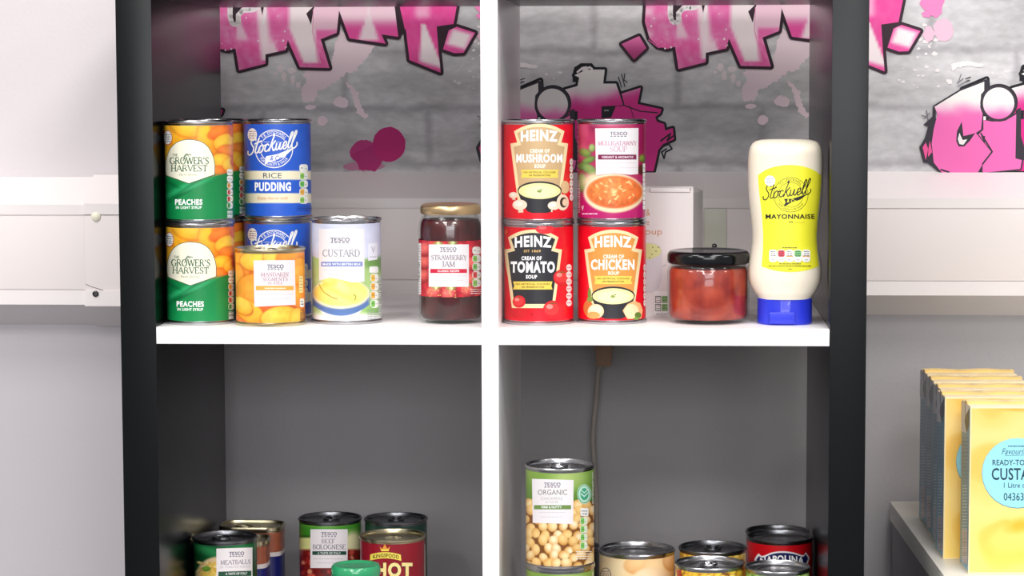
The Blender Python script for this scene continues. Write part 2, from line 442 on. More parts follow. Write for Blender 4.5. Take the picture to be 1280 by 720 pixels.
    def build(s, name, parent, m=None):
        me = bpy.data.meshes.new(name); me.from_pydata(s.V, [], s.F); me.materials.append(m or PAPER)
        a = me.color_attributes.new('ink', 'FLOAT_COLOR', 'POINT'); c = np.ones((len(s.V), 4), 'f'); c[:, :3] = np.array(s.C)
        a.data.foreach_set('color', c.ravel())
        me.polygons.foreach_set('use_smooth', [True]*len(me.polygons))
        me.normals_split_custom_set_from_vertices([Vector(n) for n in s.N]); me.update()
        o = bpy.data.objects.new(name, me); COL.objects.link(o); o.parent = parent; return o

class Paint:
    """picture printed on a label, evaluated per vertex; sRGB"""
    def __init__(s, X, Y, col): s.X, s.Y = X, Y; s.c = np.tile(np.array(rgb(col), float), (len(X), 1))
    def mix(s, w, col): s.c = s.c*(1-w[:, None]) + np.array(rgb(col), float)*w[:, None]; return s
    def noise(s, sc, seed=0):
        def h(ix, iy):
            v = np.sin(ix*127.1+iy*311.7+seed*74.7)*43758.5453; return v-np.floor(v)
        x, y = s.X/sc, s.Y/sc; ix, iy = np.floor(x), np.floor(y); fx, fy = x-ix, y-iy; fx = fx*fx*(3-2*fx); fy = fy*fy*(3-2*fy)
        return (h(ix, iy)*(1-fx)+h(ix+1, iy)*fx)*(1-fy)+(h(ix, iy+1)*(1-fx)+h(ix+1, iy+1)*fx)*fy
    def ell(s, cx, cy, rx, ry, col, edge=None, rot=0, soft=.12, hx=-.25, hy=-.25):
        c, n = math.cos(math.radians(rot)), math.sin(math.radians(rot)); dx, dy = s.X-cx, s.Y-cy
        u, v = (c*dx+n*dy)/rx, (-n*dx+c*dy)/ry; d = np.sqrt(u*u+v*v)
        w = np.clip((1+soft-d)/(2*soft), 0, 1)
        if edge:
            e = np.clip(np.sqrt((u-hx)**2+(v-hy)**2)/1.25, 0, 1)**1.8
            t = np.array(rgb(col))*(1-e[:, None])+np.array(rgb(edge))*e[:, None]; s.c = s.c*(1-w[:, None])+t*w[:, None]
        else: s.mix(w, col)
        return s
    def grad(s, y0, y1, c0, c1, mask=None):
        t = np.clip((s.Y-y0)/(y1-y0), 0, 1)[:, None]; g = np.array(rgb(c0))*(1-t)+np.array(rgb(c1))*t
        w = (np.ones(len(s.X)) if mask is None else mask)[:, None]; s.c = s.c*(1-w)+g*w; return s
    def where(s, m, col, soft=.8): return s.mix(np.clip(m/soft+.5, 0, 1), col)
    def mottle(s, sc, amt, seed=0, w=None):
        n = (s.noise(sc, seed)-.5)*2*amt; 
        if w is not None: n = n*w
        s.c = np.clip(s.c*(1+n[:, None]), 0, 1); return s

def picture_cyl(name, C, R, z0, z1, fn, parent, m=None, front=1.75, da=.8/37, dz=.0008, rfun=None):
    """label wrapped round a cylinder: fine vertices in front, coarse behind"""
    nf = max(8, int(2*front/da)); ang = list(np.linspace(-front, front, nf)) + list(np.linspace(front, 2*math.pi-front, 26)[1:-1])
    ang = np.array(ang); nz = max(3, int((z1-z0)/dz)); zs = np.linspace(z0, z1, nz)
    A, Z = np.meshgrid(ang, zs); rr = np.full(A.shape, R) if rfun is None else rfun(Z)
    L = np.stack([rr*np.sin(A), -rr*np.cos(A), Z], -1).reshape(-1, 3)
    W = L + np.array(C); back = np.abs(np.where(A > math.pi, A-2*math.pi, A)).ravel() > math.pi/2
    Wm = W.copy(); Wm[back, 1] = 2*C[1]-W[back, 1]
    X, Y = project(Wm); P = fn(X, Y); col = lin(P.c)
    n = len(ang); i, j = np.meshgrid(np.arange(nz-1), np.arange(n), indexing='ij'); j2 = (j+1) % n
    F = np.stack([i*n+j, i*n+j2, (i+1)*n+j2, (i+1)*n+j], -1).reshape(-1, 4)
    me = bpy.data.meshes.new(name); me.from_pydata(L.tolist(), [], F.tolist()); me.materials.append(m or PAPER)
    a = me.color_attributes.new('ink', 'FLOAT_COLOR', 'POINT'); c = np.ones((len(L), 4), 'f'); c[:, :3] = col; a.data.foreach_set('color', c.ravel())
    me.polygons.foreach_set('use_smooth', [True]*len(me.polygons)); me.update()
    o = bpy.data.objects.new(name, me); COL.objects.link(o); o.parent = parent; return o

# ------------------------------------------------------------------ the setting
FLOOR = -1.1005; WALLY = .4835; PILY = .3405; PILX = -.392
def wall_paint(name, hi):
    return mat(name, hi, .75, spec=.2, bump=.25, bscale=220, vary=.03, vscale=3)
LOWER = wall_paint('shade_toned_wall_paint', 'afacae')  # back wall paint darkened to carry the shade behind the lower shelves
LEFTP = wall_paint('pale_lilac_wall_paint', 'c9c4c8')
UPPER = wall_paint('pale_wall_paint', 'dad3d5')
o = box('wall_back', PILX, 3.0, WALLY, WALLY+.1, FLOOR, 1.6, LOWER, None, 0); tag(o, kind='structure'); WALL = o
o = box('wall_left', -3.0, PILX, PILY, WALLY+.1, FLOOR, 1.6, LEFTP, None, 0); tag(o, kind='structure'); WALLL = o
o = box('upper_wall_paint', -3.0, PILX-.0005, PILY-.0006, PILY, .13, 1.6, UPPER, WALLL, 0)
o = box('ceiling', -3, 3, -5.5, WALLY+.1, 1.6, 1.65, mat('white_ceiling', 'f2f0ee', .8, spec=.1), None, 0); tag(o, kind='structure')
o = box('floor', -3, 3, -4, WALLY+.1, FLOOR-.05, FLOOR, mat('grey_carpet', '6d6c72', .95, spec=.1, bump=.6, bscale=400, vary=.15, vscale=60), None, 0); tag(o, kind='structure')

# printed wallpaper: grey painted brick and graffiti lettering, repeat 0.53 m
def brick_mat():
    mt = bpy.data.materials.new('printed_brick_wallpaper'); mt.use_nodes = True; nt = mt.node_tree; b = nt.nodes['Principled BSDF']; L = nt.links.new; N = nt.nodes.new
    tc = N('ShaderNodeTexCoord'); sep = N('ShaderNodeSeparateXYZ'); L(tc.outputs['Object'], sep.inputs[0])
    zo = N('ShaderNodeMath'); zo.operation = 'ADD'; zo.inputs[1].default_value = -.025; L(sep.outputs[2], zo.inputs[0])
    cmb = N('ShaderNodeCombineXYZ'); L(sep.outputs[0], cmb.inputs[0]); L(zo.outputs[0], cmb.inputs[1])
    n0 = N('ShaderNodeTexNoise'); n0.inputs['Scale'].default_value = 22; n0.inputs['Detail'].default_value = 4; L(cmb.outputs[0], n0.inputs['Vector'])
    vm = N('ShaderNodeVectorMath'); vm.operation = 'MULTIPLY_ADD'; L(n0.outputs['Color'], vm.inputs[0]); vm.inputs[1].default_value = (.016, .016, 0); L(cmb.outputs[0], vm.inputs[2])
    br = N('ShaderNodeTexBrick'); L(vm.outputs[0], br.inputs['Vector']); br.inputs['Scale'].default_value = 1
    br.inputs['Brick Width'].default_value = .2; br.inputs['Row Height'].default_value = .0665; br.inputs['Mortar Size'].default_value = .009; br.inputs['Mortar Smooth'].default_value = 1
    br.inputs['Color1'].default_value = (*lin(rgb('dcdadb')), 1); br.inputs['Color2'].default_value = (*lin(rgb('d5d3d5')), 1); br.inputs['Mortar'].default_value = (*lin(rgb('bdbabd')), 1)
    n1 = N('ShaderNodeTexNoise'); n1.inputs['Scale'].default_value = 9; n1.inputs['Detail'].default_value = 8; n1.inputs['Roughness'].default_value = .62
    mp = N('ShaderNodeMapping'); mp.inputs['Scale'].default_value = (1, 1, 2.2); L(tc.outputs['Object'], mp.inputs[0]); L(mp.outputs[0], n1.inputs['Vector'])
    r1 = N('ShaderNodeMapRange'); r1.inputs[1].default_value = .32; r1.inputs[2].default_value = .68; r1.inputs[3].default_value = .66; r1.inputs[4].default_value = 1.08; L(n1.outputs['Fac'], r1.inputs[0])
    n2 = N('ShaderNodeTexNoise'); n2.inputs['Scale'].default_value = 70; n2.inputs['Detail'].default_value = 6; L(mp.outputs[0], n2.inputs['Vector'])
    r2 = N('ShaderNodeMapRange'); r2.inputs[1].default_value = .35; r2.inputs[2].default_value = .65; r2.inputs[3].default_value = .9; r2.inputs[4].default_value = 1.05; L(n2.outputs['Fac'], r2.inputs[0])
    mm = N('ShaderNodeMath'); mm.operation = 'MULTIPLY'; L(r1.outputs[0], mm.inputs[0]); L(r2.outputs[0], mm.inputs[1])
    mx = N('ShaderNodeMix'); mx.data_type = 'RGBA'; mx.blend_type = 'MULTIPLY'; mx.inputs[0].default_value = 1; L(br.outputs['Color'], mx.inputs[6]); L(mm.outputs[0], mx.inputs[7])
    L(mx.outputs[2], b.inputs['Base Color']); b.inputs['Roughness'].default_value = .6; b.inputs['Specular IOR Level'].default_value = .3
    return mt
o = box('wallpaper', PILX+.0005, 3.0, WALLY-.0005, WALLY-.0001, .1375, 1.6, brick_mat(), WALL, 0)
ps = PlaneSurf((0, WALLY-.0006, 0), (1, 0, 0), (0, 0, 1))
INK = '3a2833'; PINK = np.array(rgb('f05aa8')); HOT = np.array(rgb('ec4a9c')); PALE = np.array(rgb('fdeef0')); WHT = np.array(rgb('f4efec'))
def sm(a, b, x): t = min(1, max(0, (x-a)/(b-a))); return t*t*(3-2*t)
def vn(x, y, s=0):
    v = math.sin(x*12.9898+y*78.233+s)*43758.5453; return v-math.floor(v)
def vnoise(x, y, sc, s=0):
    x, y = x/sc, y/sc; ix, iy = math.floor(x), math.floor(y); fx, fy = x-ix, y-iy
    return (vn(ix, iy, s)*(1-fx)+vn(ix+1, iy, s)*fx)*(1-fy)+(vn(ix, iy+1, s)*(1-fx)+vn(ix+1, iy+1, s)*fx)*fy
def f_gr(x, y):
    w = .12 + .25*vnoise(x, y, 7, 1)*vnoise(x, y, 3, 5)*2
    w = max(w, sm(12, 3, abs(x-(330+(y-40)*.1)))*.95 if y < 75 else 0)                # white streak between the letters
    w = max(w, sm(8, 4, abs(x-(345-(75-y)*.35)))*sm(30, 60, y)*.9)
    if x > 356: w = max(w, sm(0, 6, x-(358+max(0, y-35)*.42))*(1-sm(392, 398, x-(y-50)*.12 if y > 45 else x))*(1-sm(76, 82, y)))
    if x > 392: w = max(w, .8*(1-sm(34, 42, y)))
    w = max(w, .85*(1-sm(265, 275, x))*(1 if 10 < y < 55 else .6)*vnoise(x, y, 9, 2))
    w = max(w, .8*sm(12, 4, abs(x-301-(y-40)*.2)*(30/(max(y-18, 6))))*sm(20, 30, y)*(1-sm(46, 56, y)))
    c = HOT if y > 52 else PINK; return c*(1-w)+PALE*w
def f_a(x, y):
    w = (1-sm(20, 38, y))*.85; w = max(w, sm(16, 8, abs(x-461)*(40/max(y-8, 8)))*(1-sm(48, 53, y))*.95); w = max(w, .9*(1-sm(423, 428, x))*(y < 30)); return PINK*(1-w)+PALE*w
def f_f(x, y):
    w = .5*sm(14, 4, abs(x-528))*(1-sm(18, 28, y)) + .12*vnoise(x, y, 5, 3); hw = 2+max(0, y-34)*.24
    if y > 30: w = max(w, sm(hw+3, hw-1, abs(x-(530+(y-34)*.17)))*(1-sm(78, 86, y+(540-x)*.3)))
    return HOT*(1-w)+PALE*w
def f_d(x, y):
    r = max(abs((x-574)*.9+(y-49)*.35)/15, abs((y-49)*.9-(x-574)*.25)/12); w = 1-sm(.55, 1.05, r); return PINK*(1-w)+PALE*w
def f_c(x, y):
    t = sm(124, 147, y+(vnoise(x, y, 9)-.5)*6); return WHT*(1-t)+np.array(rgb('f573ba'))*t
def f_y(x, y):  # deeper pink than f_c: compartment shade put into the ink colour
    t = sm(108, 138, y+(vnoise(x, y, 9)-.5)*6+max(0, x-740)*.22); return WHT*(1-t)+np.array(rgb('dd2f8d'))*t
def wallpaper_motif(name):
    s = Sheet(ps, .000016, 0, 12)
    # pale splash
    sp = 'f6e0e7'
    s.poly(ragged([(425,38),(440,46),(471,55),(456,76),(443,89),(434,91),(428,97),(424,100),(419,104),(404,112),(399,113),(396,120),(394.5,126),(386,128),(378,127),(376,112),(382,102),(378,92),(384,86),(402,88),(413,84),(418,60)], 1.7, 4, 2.2), sp)
    s.poly(ragged(ellipse(426, 128, 9, 7, 14), 1.3, 5, 2), sp); s.poly(ragged(ellipse(403, 151, 6.5, 6, 12), .6, 6, 2), sp)
    s.poly(ragged([(432,104),(440,106),(448,118),(452,134),(460,146),(456,150),(446,140),(443,126),(438,114)], 1.5, 7, 2), sp)
    s.poly(ragged(ellipse(388, 134, 7, 3, 10), .6, 6, 2), sp)
    for i, (x, y, a, b) in enumerate([(350,86,4,5),(355,96,3,6),(365,88,6,4),(366,100,3,7),(373,106,3,4),(344,92,2,2),(337,60,2,1.5)]):
        s.poly(ragged(ellipse(x, y, a, b, 10), .8, 10+i, 2), 'efe2e4')
    # specks
    rd = random.Random(8)
    for i in range(34):
        x, y = rd.gauss(605, 12) if i % 2 else rd.uniform(560, 700), rd.gauss(55, 28) if i % 2 else rd.uniform(85, 112)
        if y > 205: continue
        r = rd.uniform(.6, 2.6); s.poly(ragged(ellipse(x, y, r*1.5, r, 9), r*.35, i, 1), 'f1eaea')
    s.poly(ragged([(632,82),(648,78),(664,80),(672,83),(670,86),(655,84),(640,86),(634,92)], .8, 3, 2), 'f3ecec')
    # pink clouds right of the diamond
    for i, (x, y, a, b) in enumerate([(608,5,15,12),(612,16,9,8),(604,45,7,9),(622,40,12,14),(601,20,5,5)]):
        s.poly(ragged(ellipse(x, y, a, b, 16), 1.4, 30+i, 2), 'f48cc3' if i < 2 or i == 4 else 'f3c4d8')
    # magenta balls
    s.poly(ragged(ellipse(455, 208, 26, 6, 16), 1, 70, 3), 'c07f9c'); s.poly(ragged(ellipse(455, 190, 17.5, 15, 18), .6, 71, 3), 'c23a80')
    s.poly(ragged([(440,192),(470,180),(480,196),(478,203),(470,214),(450,212)], .7, 72, 3), 'b52c74'); s.poly(ragged(ellipse(486.5, 180.5, 20.5, 22, 26), .5, 73, 3), 'c02373')
    # diamond left of the first letter (measured one repeat to the right)
    def dec(sh):
        s.xf = (lambda x, y: (x, y)) if not sh else None
    # letters, black outline first
    GR = [(262,-30),(258,7),(257,30),(263,50),(273,60),(285,63),(294.5,60.5),(299,88),(332,79.5),(332,68),(357,62.5),(360,50),(375,84),(412,85),(401,49),(421,41),(424,12),(424,-30)]
    A = [(424,-30),(424,13),(437,48),(482,54.5),(477,43),(498,46),(493,5),(490,-30)]
    F = [(499,-30),(500,9),(506,36),(507.5,37),(512,75),(551,91),(548,60),(546,33),(567,30),(578,-30)]
    D = [(571,33.5),(594,41),(579.5,66),(568,66.5),(554,61.5),(561,38)]
    for p in (GR, A, F, D): s.stroke(p, 7.5, INK, True)
    s.poly([(544,33),(562,30),(573,33),(560,40),(552,64),(547,64)], INK); s.poly([(490,-30),(501,-30),(508,38),(500,47),(496,40)], INK)
    for p, f in ((GR, f_gr), (A, f_a), (F, f_f), (D, f_d)): s.poly(p, f, 3.2)
    s.stroke(catmull([(288,-20),(288,8),(289,24),(293,30),(298,28),(298,20),(304,13),(320,10),(324,-10)], 5), 7, 'fbf3f4')
    s.poly([(291,-20),(291,22),(293,28),(295,27),(295,18),(302,10),(318,-20)], INK); s.poly([(325,-20),(326,9),(328,19),(330,9),(331,-20)], INK)
    s.poly([(383,17),(391,9),(396,-20),(404,-20),(392,12),(389,31)], INK)
    s.stroke([(331,-20),(332,15),(329,30)], 2.4, 'fbf3f4'); s.stroke([(392,12),(391,40),(396,60),(401,79)], 1.2, 'f0a5c8')
    s.stroke([(262,52),(274,61.5),(294,58.5)], 1, 'f36db0')
    rd = random.Random(5)
    for i in range(16):
        x, y = rd.uniform(262, 360), rd.uniform(8, 66); r = rd.uniform(.4, 1.3); s.ell(x, y, r, r*1.3, 'fbe6ee')
    # second diamond, left of the G in the next repeat
    D2 = [(781,52),(799,46.5),(807,62),(794,76),(776.5,59)]
    D2 = [(777,55),(799,45),(808,60),(792.5,74.5)]
    s.stroke(D2, 7, INK, True); s.poly(D2, lambda x, y: PINK*(.75+.0*x)+PALE*.25*sm(70, 45, y), 3)
    # the lettering at its lower right: tail letters measured in the right compartment
    T1 = [(640,214),(646,113),(676,100),(677,115),(672,125),(672,150),(706,150),(706,112),(722,107.5),(724,97),(718,94),(727,90),(733,87),(756,87),(754,104.5),(770,104.5),(779,131),(762,134),(766,214)]
    st = [(777,117),(801,109.5),(797,130),(827,136.5),(825,142),(819,146),(821,152),(830,155),(831.5,163),(841,160),(842.5,174),(829,180),(823,187),(817,214),(760,214),(762,134),(781,132)]
    s.stroke(T1, 6.5, '1c1b22', True); s.stroke(st, 6, '1c1b22', True)
    s.poly([(718,84),(726,79),(740,79),(744,84),(740,92),(726,102),(716,103),(716,92)], '1c1b22')
    s.poly(T1, f_y, 4); s.poly(st, f_y, 4)
    s.stroke([(722,90),(728,85),(733,84),(729,88),(737,84),(740,86)], 2.6, 'efe9ea')
    s.stroke([(787,132),(792,146),(793,170)], 1.2, '7c1b51'); s.stroke([(781,132),(800,139),(822,141)], 1.5, '1c1b22')
    s.stroke(ellipse(691, 129.5, 21, 21, 30), 4.5, '1c1b22', True); s.poly(ellipse(691, 129.5, 19.5, 20, 30), lambda x, y: f_y(x, y-8), 4)
    s.poly([(712,139),(722,139),(722,150),(712,150)], '1c1b22'); s.poly([(752,133),(770,132),(764,147),(752,148)], '1c1b22'); s.rect(755, 137, 761, 139, '8c8a90')
    for a in ([(773,96),(777,109)], [(777,93),(781,108)], [(781,92),(780,100),(784,103)], [(650,100),(656,98)], [(650,104),(655,102)]): s.stroke(a, 1.2, '2a2930')
    s.stroke([(829,183),(836,180),(840,186),(832,190),(830,198),(827,190),(833,186)], 2, '22222a'); s.stroke([(826,176),(838,167),(834,176),(841,170)], 2, '1c1b22')
    # head letters, measured one repeat further right
    s.surf = RepeatSurf
    Cc = [(1168,133.4),(1200.5,113.5),(1233,101),(1233,110),(1226,118),(1225,134),(1228,142.5),(1226,162),(1219.5,366-200),(1239,190),(1227.6,205.7),(1222,215.6),(1177,215.6),(1167,203),(1164.4,179.5),(1167,161),(1171.6,143)]
    ib = [(1229,150),(1240,152),(1256,151),(1270,143),(1269,198),(1277,200),(1275,211),(1228,216),(1228,206),(1240,190),(1223,168),(1229,162)]
    s.poly([(1166,145),(1154,156),(1160,158),(1156,172),(1149,184),(1154,203),(1160,204),(1172,214),(1176,216),(1172,150)], '3b3740')
    s.stroke(Cc[:-1], 4.2, '3b3740', True); s.stroke(ib, 4, '3b3740', True)
    s.poly([(1271,136),(1276,135),(1276,170),(1285,200),(1268,200)], '3b3740')
    s.poly(Cc, f_c, 4); s.poly(ib, f_c, 4)
    s.poly([(1153,184),(1157,178),(1160,188),(1162,176),(1165,190),(1160,196),(1160,186),(1157,200)], 'f05a9c')
    s.poly([(1202,152),(1204,170),(1213,168),(1219,166),(1212,176),(1205,183),(1198,183),(1195,176),(1196,164)], '3b3740')
    s.poly([(1199,166),(1203,175),(1209,174),(1204,181),(1199,180),(1197,174)], 'f2ecec')
    s.stroke([(1226,167),(1240,189.5),(1228,205)], 2, '3b3740'); s.poly([(1226,170),(1231,170),(1231,180)], '3b3740'); s.rect(1229, 145.5, 1232, 150, 'f6f0f0')
    s.stroke([(1176,212),(1186,215)], 2, '3b3740')
    s.poly([(1230,102),(1236,100),(1236,112),(1230,118)], '3b3740')
    s.stroke(ellipse(1248, 129, 21, 21, 30), 4, '3b3740', True); s.poly(ellipse(1248, 129, 19.6, 19.8, 30), lambda x, y: f_c(x, y-2), 4)
    for a in ([(1196,104),(1204,98)], [(1197,108),(1210,100)], [(1198,102),(1201,93)], [(1155,148),(1162,141)], [(1152,144),(1158,146)], [(1158,138),(1160,150)]): s.stroke(a, 1.1, '77747c')
    s.surf = ps
    o = s.build(name, WALL, WALLPRINT); return o
class _Rep(PlaneSurf):
    def uv(s, px, py):
        u, v = PlaneSurf.uv(s, px, py); return (u-.53, v)
RepeatSurf = _Rep((0, WALLY-.0006, 0), (1, 0, 0), (0, 0, 1))
motif = wallpaper_motif('wallpaper_motif')
for k in (-1, 1, 2):
    c = motif.copy(); COL.objects.link(c); c.parent = WALL; c.location.x = .53*k
# keep the left copy only where the wallpaper is: it runs on behind the boxed-out wall section, inside that wall

# dado trunking on both walls
def trunking(name, x0, x1, yw, yf, m, split=None):
    g = .0016
    root = prism_x(name, [(yw, .1385), (yf+.0022, .1105), (yf+.0022, -.0042), (yw, -.0322)], x0, x1, m); tag(root, kind='structure')
    prism_x('top_lip', [(yw-.0002, .1392), (yf, .1098), (yf, .0983), (yf+.0022, .0983), (yf+.0022, .1105)], x0, x1, m, root)
    prism_x('bottom_lip', [(yw-.0002, -.0330), (yf+.0022, -.0042), (yf+.0022, .0120), (yf, .0120), (yf, -.0046)], x0, x1, m, root)
    return root
PVC2 = mat('white_pvc_cover', 'f1e8e5', .4, spec=.45)
tr = trunking('trim_1', PILX, 3.0, WALLY, .43, PVC)
xj0, xj1 = aty(880, 300, .43).x, aty(908, 300, .43).x
for a, b in ((PILX, xj0-.0004), (xj1+.0004, 3.0)): box('cover_plate', a, b, .43, .4322, .0129, .0970, PVC2, tr, .0003)
box('joint_plate', xj0, xj1, .4302, .4322, .0129, .0975, mat('aged_pvc', 'dfe0d0', .4), tr, .0003)
o = lathe('screw', [(0.0004, 0), (.0030, 0), (.0028, .0014), (.0014, .0024), (.0004, .0026)], mat('screw_steel', '6a6868', .3, metal=1), tr, 20); o.rotation_euler = (math.pi/2, 0, 0); o.location = (.2355, .4302, .0535)
tl = trunking('trim_2', -3.0, PILX, PILY, .287, PVC)
cj = -.4843
box('cover_plate', -3.0, cj+.0005, .287, .2892, .0129, .0968, PVC2, tl, .0003)
box('cover_plate', cj+.0006, PILX, .2868, .2892, .0121, .0976, PVC2, tl, .0002)
prism_x('coupler', [(PILY-.001, .1420), (.2855, .1112), (.2855, .0985), (.289, .0985), (.289, .1105)], cj, PILX, PVC, tl, .0003)
prism_x('coupler', [(PILY-.001, -.0352), (.289, -.0046), (.289, .0118), (.2855, .0118), (.2855, -.0062)], cj, PILX, PVC, tl, .0003)
o = lathe('screw_cap', [(.0002, 0), (.0056, 0), (.0054, .0012), (.004, .0024), (.0002, .003)], mat('cream_plastic', 'f6f2dc', .4), tl, 28); o.rotation_euler = (math.pi/2, 0, 0); o.location = (-.470, .2868, .0962)
o = lathe('screw', [(.0002, .0), (.0036, 0), (.0036, .0012), (.0027, .0016), (.002, .0004), (.0002, .0004)], mat('screw_steel', '6a6868', .3, metal=1), tl, 24); o.rotation_euler = (math.pi/2, 0, 0); o.location = (-.4716, .2856, .0082)
V, F = tube_data([aty(x, y, .2864) for x, y in ((107, 355), (113, 358), (120, 360), (130, 363.5), (140, 367))], .0003, 5); link('hairline_crack', V, F, mat('dirt', '6b5f5f', .8), tl)

# ------------------------------------------------------------------ shelf unit
HX, DV, DEP, B = .343, .0087, .39, .0366
PITCH = .3545; TH = .0173
unit = thing('shelf_unit', 'black shelving unit with white inner shelves standing against the trunked wall', 'shelf unit', (0, 0, FLOOR))
def ub(name, x0, x1, z0, z1, m, lab=None, y0=0, y1=DEP, b=.0007):
    o = box(name, x0, x1, y0, y1, z0-FLOOR, z1-FLOOR, m, unit, b)
    if lab: o['label'] = lab
    return o
ub('side_panel', -HX-B, -HX, FLOOR, .335, BLACKM, 'black side panel'); ub('side_panel', HX, HX+B, FLOOR, .335, BLACKM, 'black side panel')
ub('top_panel', -HX-B, HX+B, .335, .335+B, BLACKM, 'black top panel')
ub('bottom_panel', -HX, HX, FLOOR, FLOOR+B, BLACKM, 'black bottom panel')
SH = [0, -PITCH, -2*PITCH]
for z in SH: ub('shelf', -HX+.0002, HX-.0002, z-TH, z, WHITEM, 'white shelf board')
tops = [.335]+[z-TH for z in SH]; bots = SH+[FLOOR+B]
for t, b_ in zip(tops, bots): ub('divider', -DV, DV, b_, t, WHITEM, 'white upright divider')

# ------------------------------------------------------------------ cans
def tin_body(parent, R, h, tin, rings=True):
    lathe('tin_body', [(R-.004, .0016), (R-.0022, 0), (R-.0005, 0), (R, .0008), (R, .0024), (R-.0013, .0034), (R-.0015, .006), (R-.0015, h-.006), (R-.0013, h-.0034), (R, h-.0024), (R, h-.0008), (R-.0006, h), (R-.0018, h), (R-.0024, h-.0008), (R-.0026, h-.0046)], tin, parent, 96)
    pr = [(R-.00262, h-.0046), (R-.0045, h-.0052), (R-.0062, h-.0045), (R-.0075, h-.0038), (R-.0088, h-.0045), (R*.62, h-.0046), (R*.60, h-.0040), (R*.58, h-.0046), (R*.3, h-.0045), (.0005, h-.0045)]
    V, F = lathe_data(pr, 96); F.append(tuple(9*96+k for k in range(96)))
    return link('tin_lid', V, F, tin, parent, True, 40)
def ring_pull(parent, h, tin, rot=0, off=.006):
    c, s_ = math.cos(rot), math.sin(rot)
    pts = [(.0085*math.cos(a), off+.0112*math.sin(a), h-.0026) for a in np.linspace(0, 2*math.pi, 29)]
    pts = [(x*c-y*s_, x*s_+y*c, z) for x, y, z in pts]
    V, F = tube_data(pts, .0012, 8, cap=False, sq=1)
    V2, F2 = lathe_data([(.0002, h-.0044), (.0052, h-.0044), (.0055, h-.0030), (.0048, h-.0021), (.0002, h-.0021)], 24)
    ox, oy = (off+.009)*(-s_), (off+.009)*c
    k = len(V); V += [(x+ox, y+oy, z) for x, y, z in V2]; F += [tuple(i+k for i in f) for f in F2]
    link('ring_pull', V, F, tin, parent, True, 40)
def make_can(name, label, cat, C, R, h, bgfn, art, group=None, tin=TIN, pull=True, rot=0, z0=.0042, z1=None):
    t = thing(name, label, cat, C, 0, group); z1 = z1 or h-.0046
    ld = tin_body(t, R, h, tin)
    if pull: ring_pull(ld, h, tin, rot)
    pl_ = picture_cyl('paper_label', C, R-.0011, z0, z1, bgfn, t)
    if art:
        s = Sheet(CylSurf(C, R-.0011)); art(s); s.build('label_print', pl_)
    return t
Z0, Z1, H = 0.0, -PITCH, .105
R = .0364
def blobs(P, x0, x1, y0, y1, step, r, cols, edge, seed, back, jit=.35, ar=1.0):
    rd = random.Random(seed); P.where(np.minimum(P.Y-y0, y1-P.Y), back)
    y = y0-r*.3; k = 0
    while y < y1+r:
        x = x0-r+(k % 2)*step*.5
        while x < x1+r:
            rr = r*rd.uniform(.85, 1.15); P.ell(x+rd.uniform(-jit, jit)*step, y+rd.uniform(-jit, jit)*step, rr, rr*rd.uniform(.82, 1.0)*ar, rd.choice(cols), edge, rd.uniform(0, 180), .1)
            x += step
        y += step*.82; k += 1
    return P

# -- peaches
def bg_peach(X, Y):
    P = Paint(X, Y, 'f0a020')
    for a in [(214,160,26,22,'ffc83c','e9a01e',0),(236,154,24,17,'ffd24c','f0a828',10),(262,170,16,24,'fdbb35','ec8a1c',0),(283,155,20,9,'f79a38','d8541c',-15),(279,164,20,9,'fb8a34','d2481a',-18),(284,178,17,11,'ffcf45','ee8c24',-10),(288,190,16,9,'ff9b40','cf4020',10),(278,203,14,11,'ffc840','ea8a28',15),(272,215,16,8,'fb9238','cc4422',0),(290,206,12,9,'ffd050','ee9a2a',0),(207,196,10,24,'ffbf38','dd8c1c',0),(222,149,14,5,'ffd860','f4b030',0),(300,164,14,9,'ee7a30','bc3818',0),(302,184,12,12,'ffbe3c','e8842a',0),(300,202,12,9,'f58a34','c44a22',0)]:
        P.ell(a[0]+.6, a[1]+.8, a[2]*1.05, a[3]*1.06, 'd0701c', None, a[6], .14); P.ell(*a[:4], a[4], a[5], a[6], .07)
    P.mottle(6, .05, 2)
    xx = (X-245)/45
    top = np.where(X < 236, 217.5+(X-201)*.33, 229-(X-236)*.27)
    P.where(Y-top, '0f7f42'); P.mix(np.clip((Y-top)/2, 0, 1)*np.clip(1-np.abs(Y-(262+0*X))/60, 0, 1)*.5, '169355')
    for a in ((222,238,24,3.5,'2aa566',-28),(236,236,26,3.2,'0b6234',-32),(248,230,24,2.6,'2c9e62',-26),(212,229,12,2.4,'0d6b3a',25)):
        P.ell(a[0], a[1], a[2], a[3], a[4], None, a[5], .5)
    return P
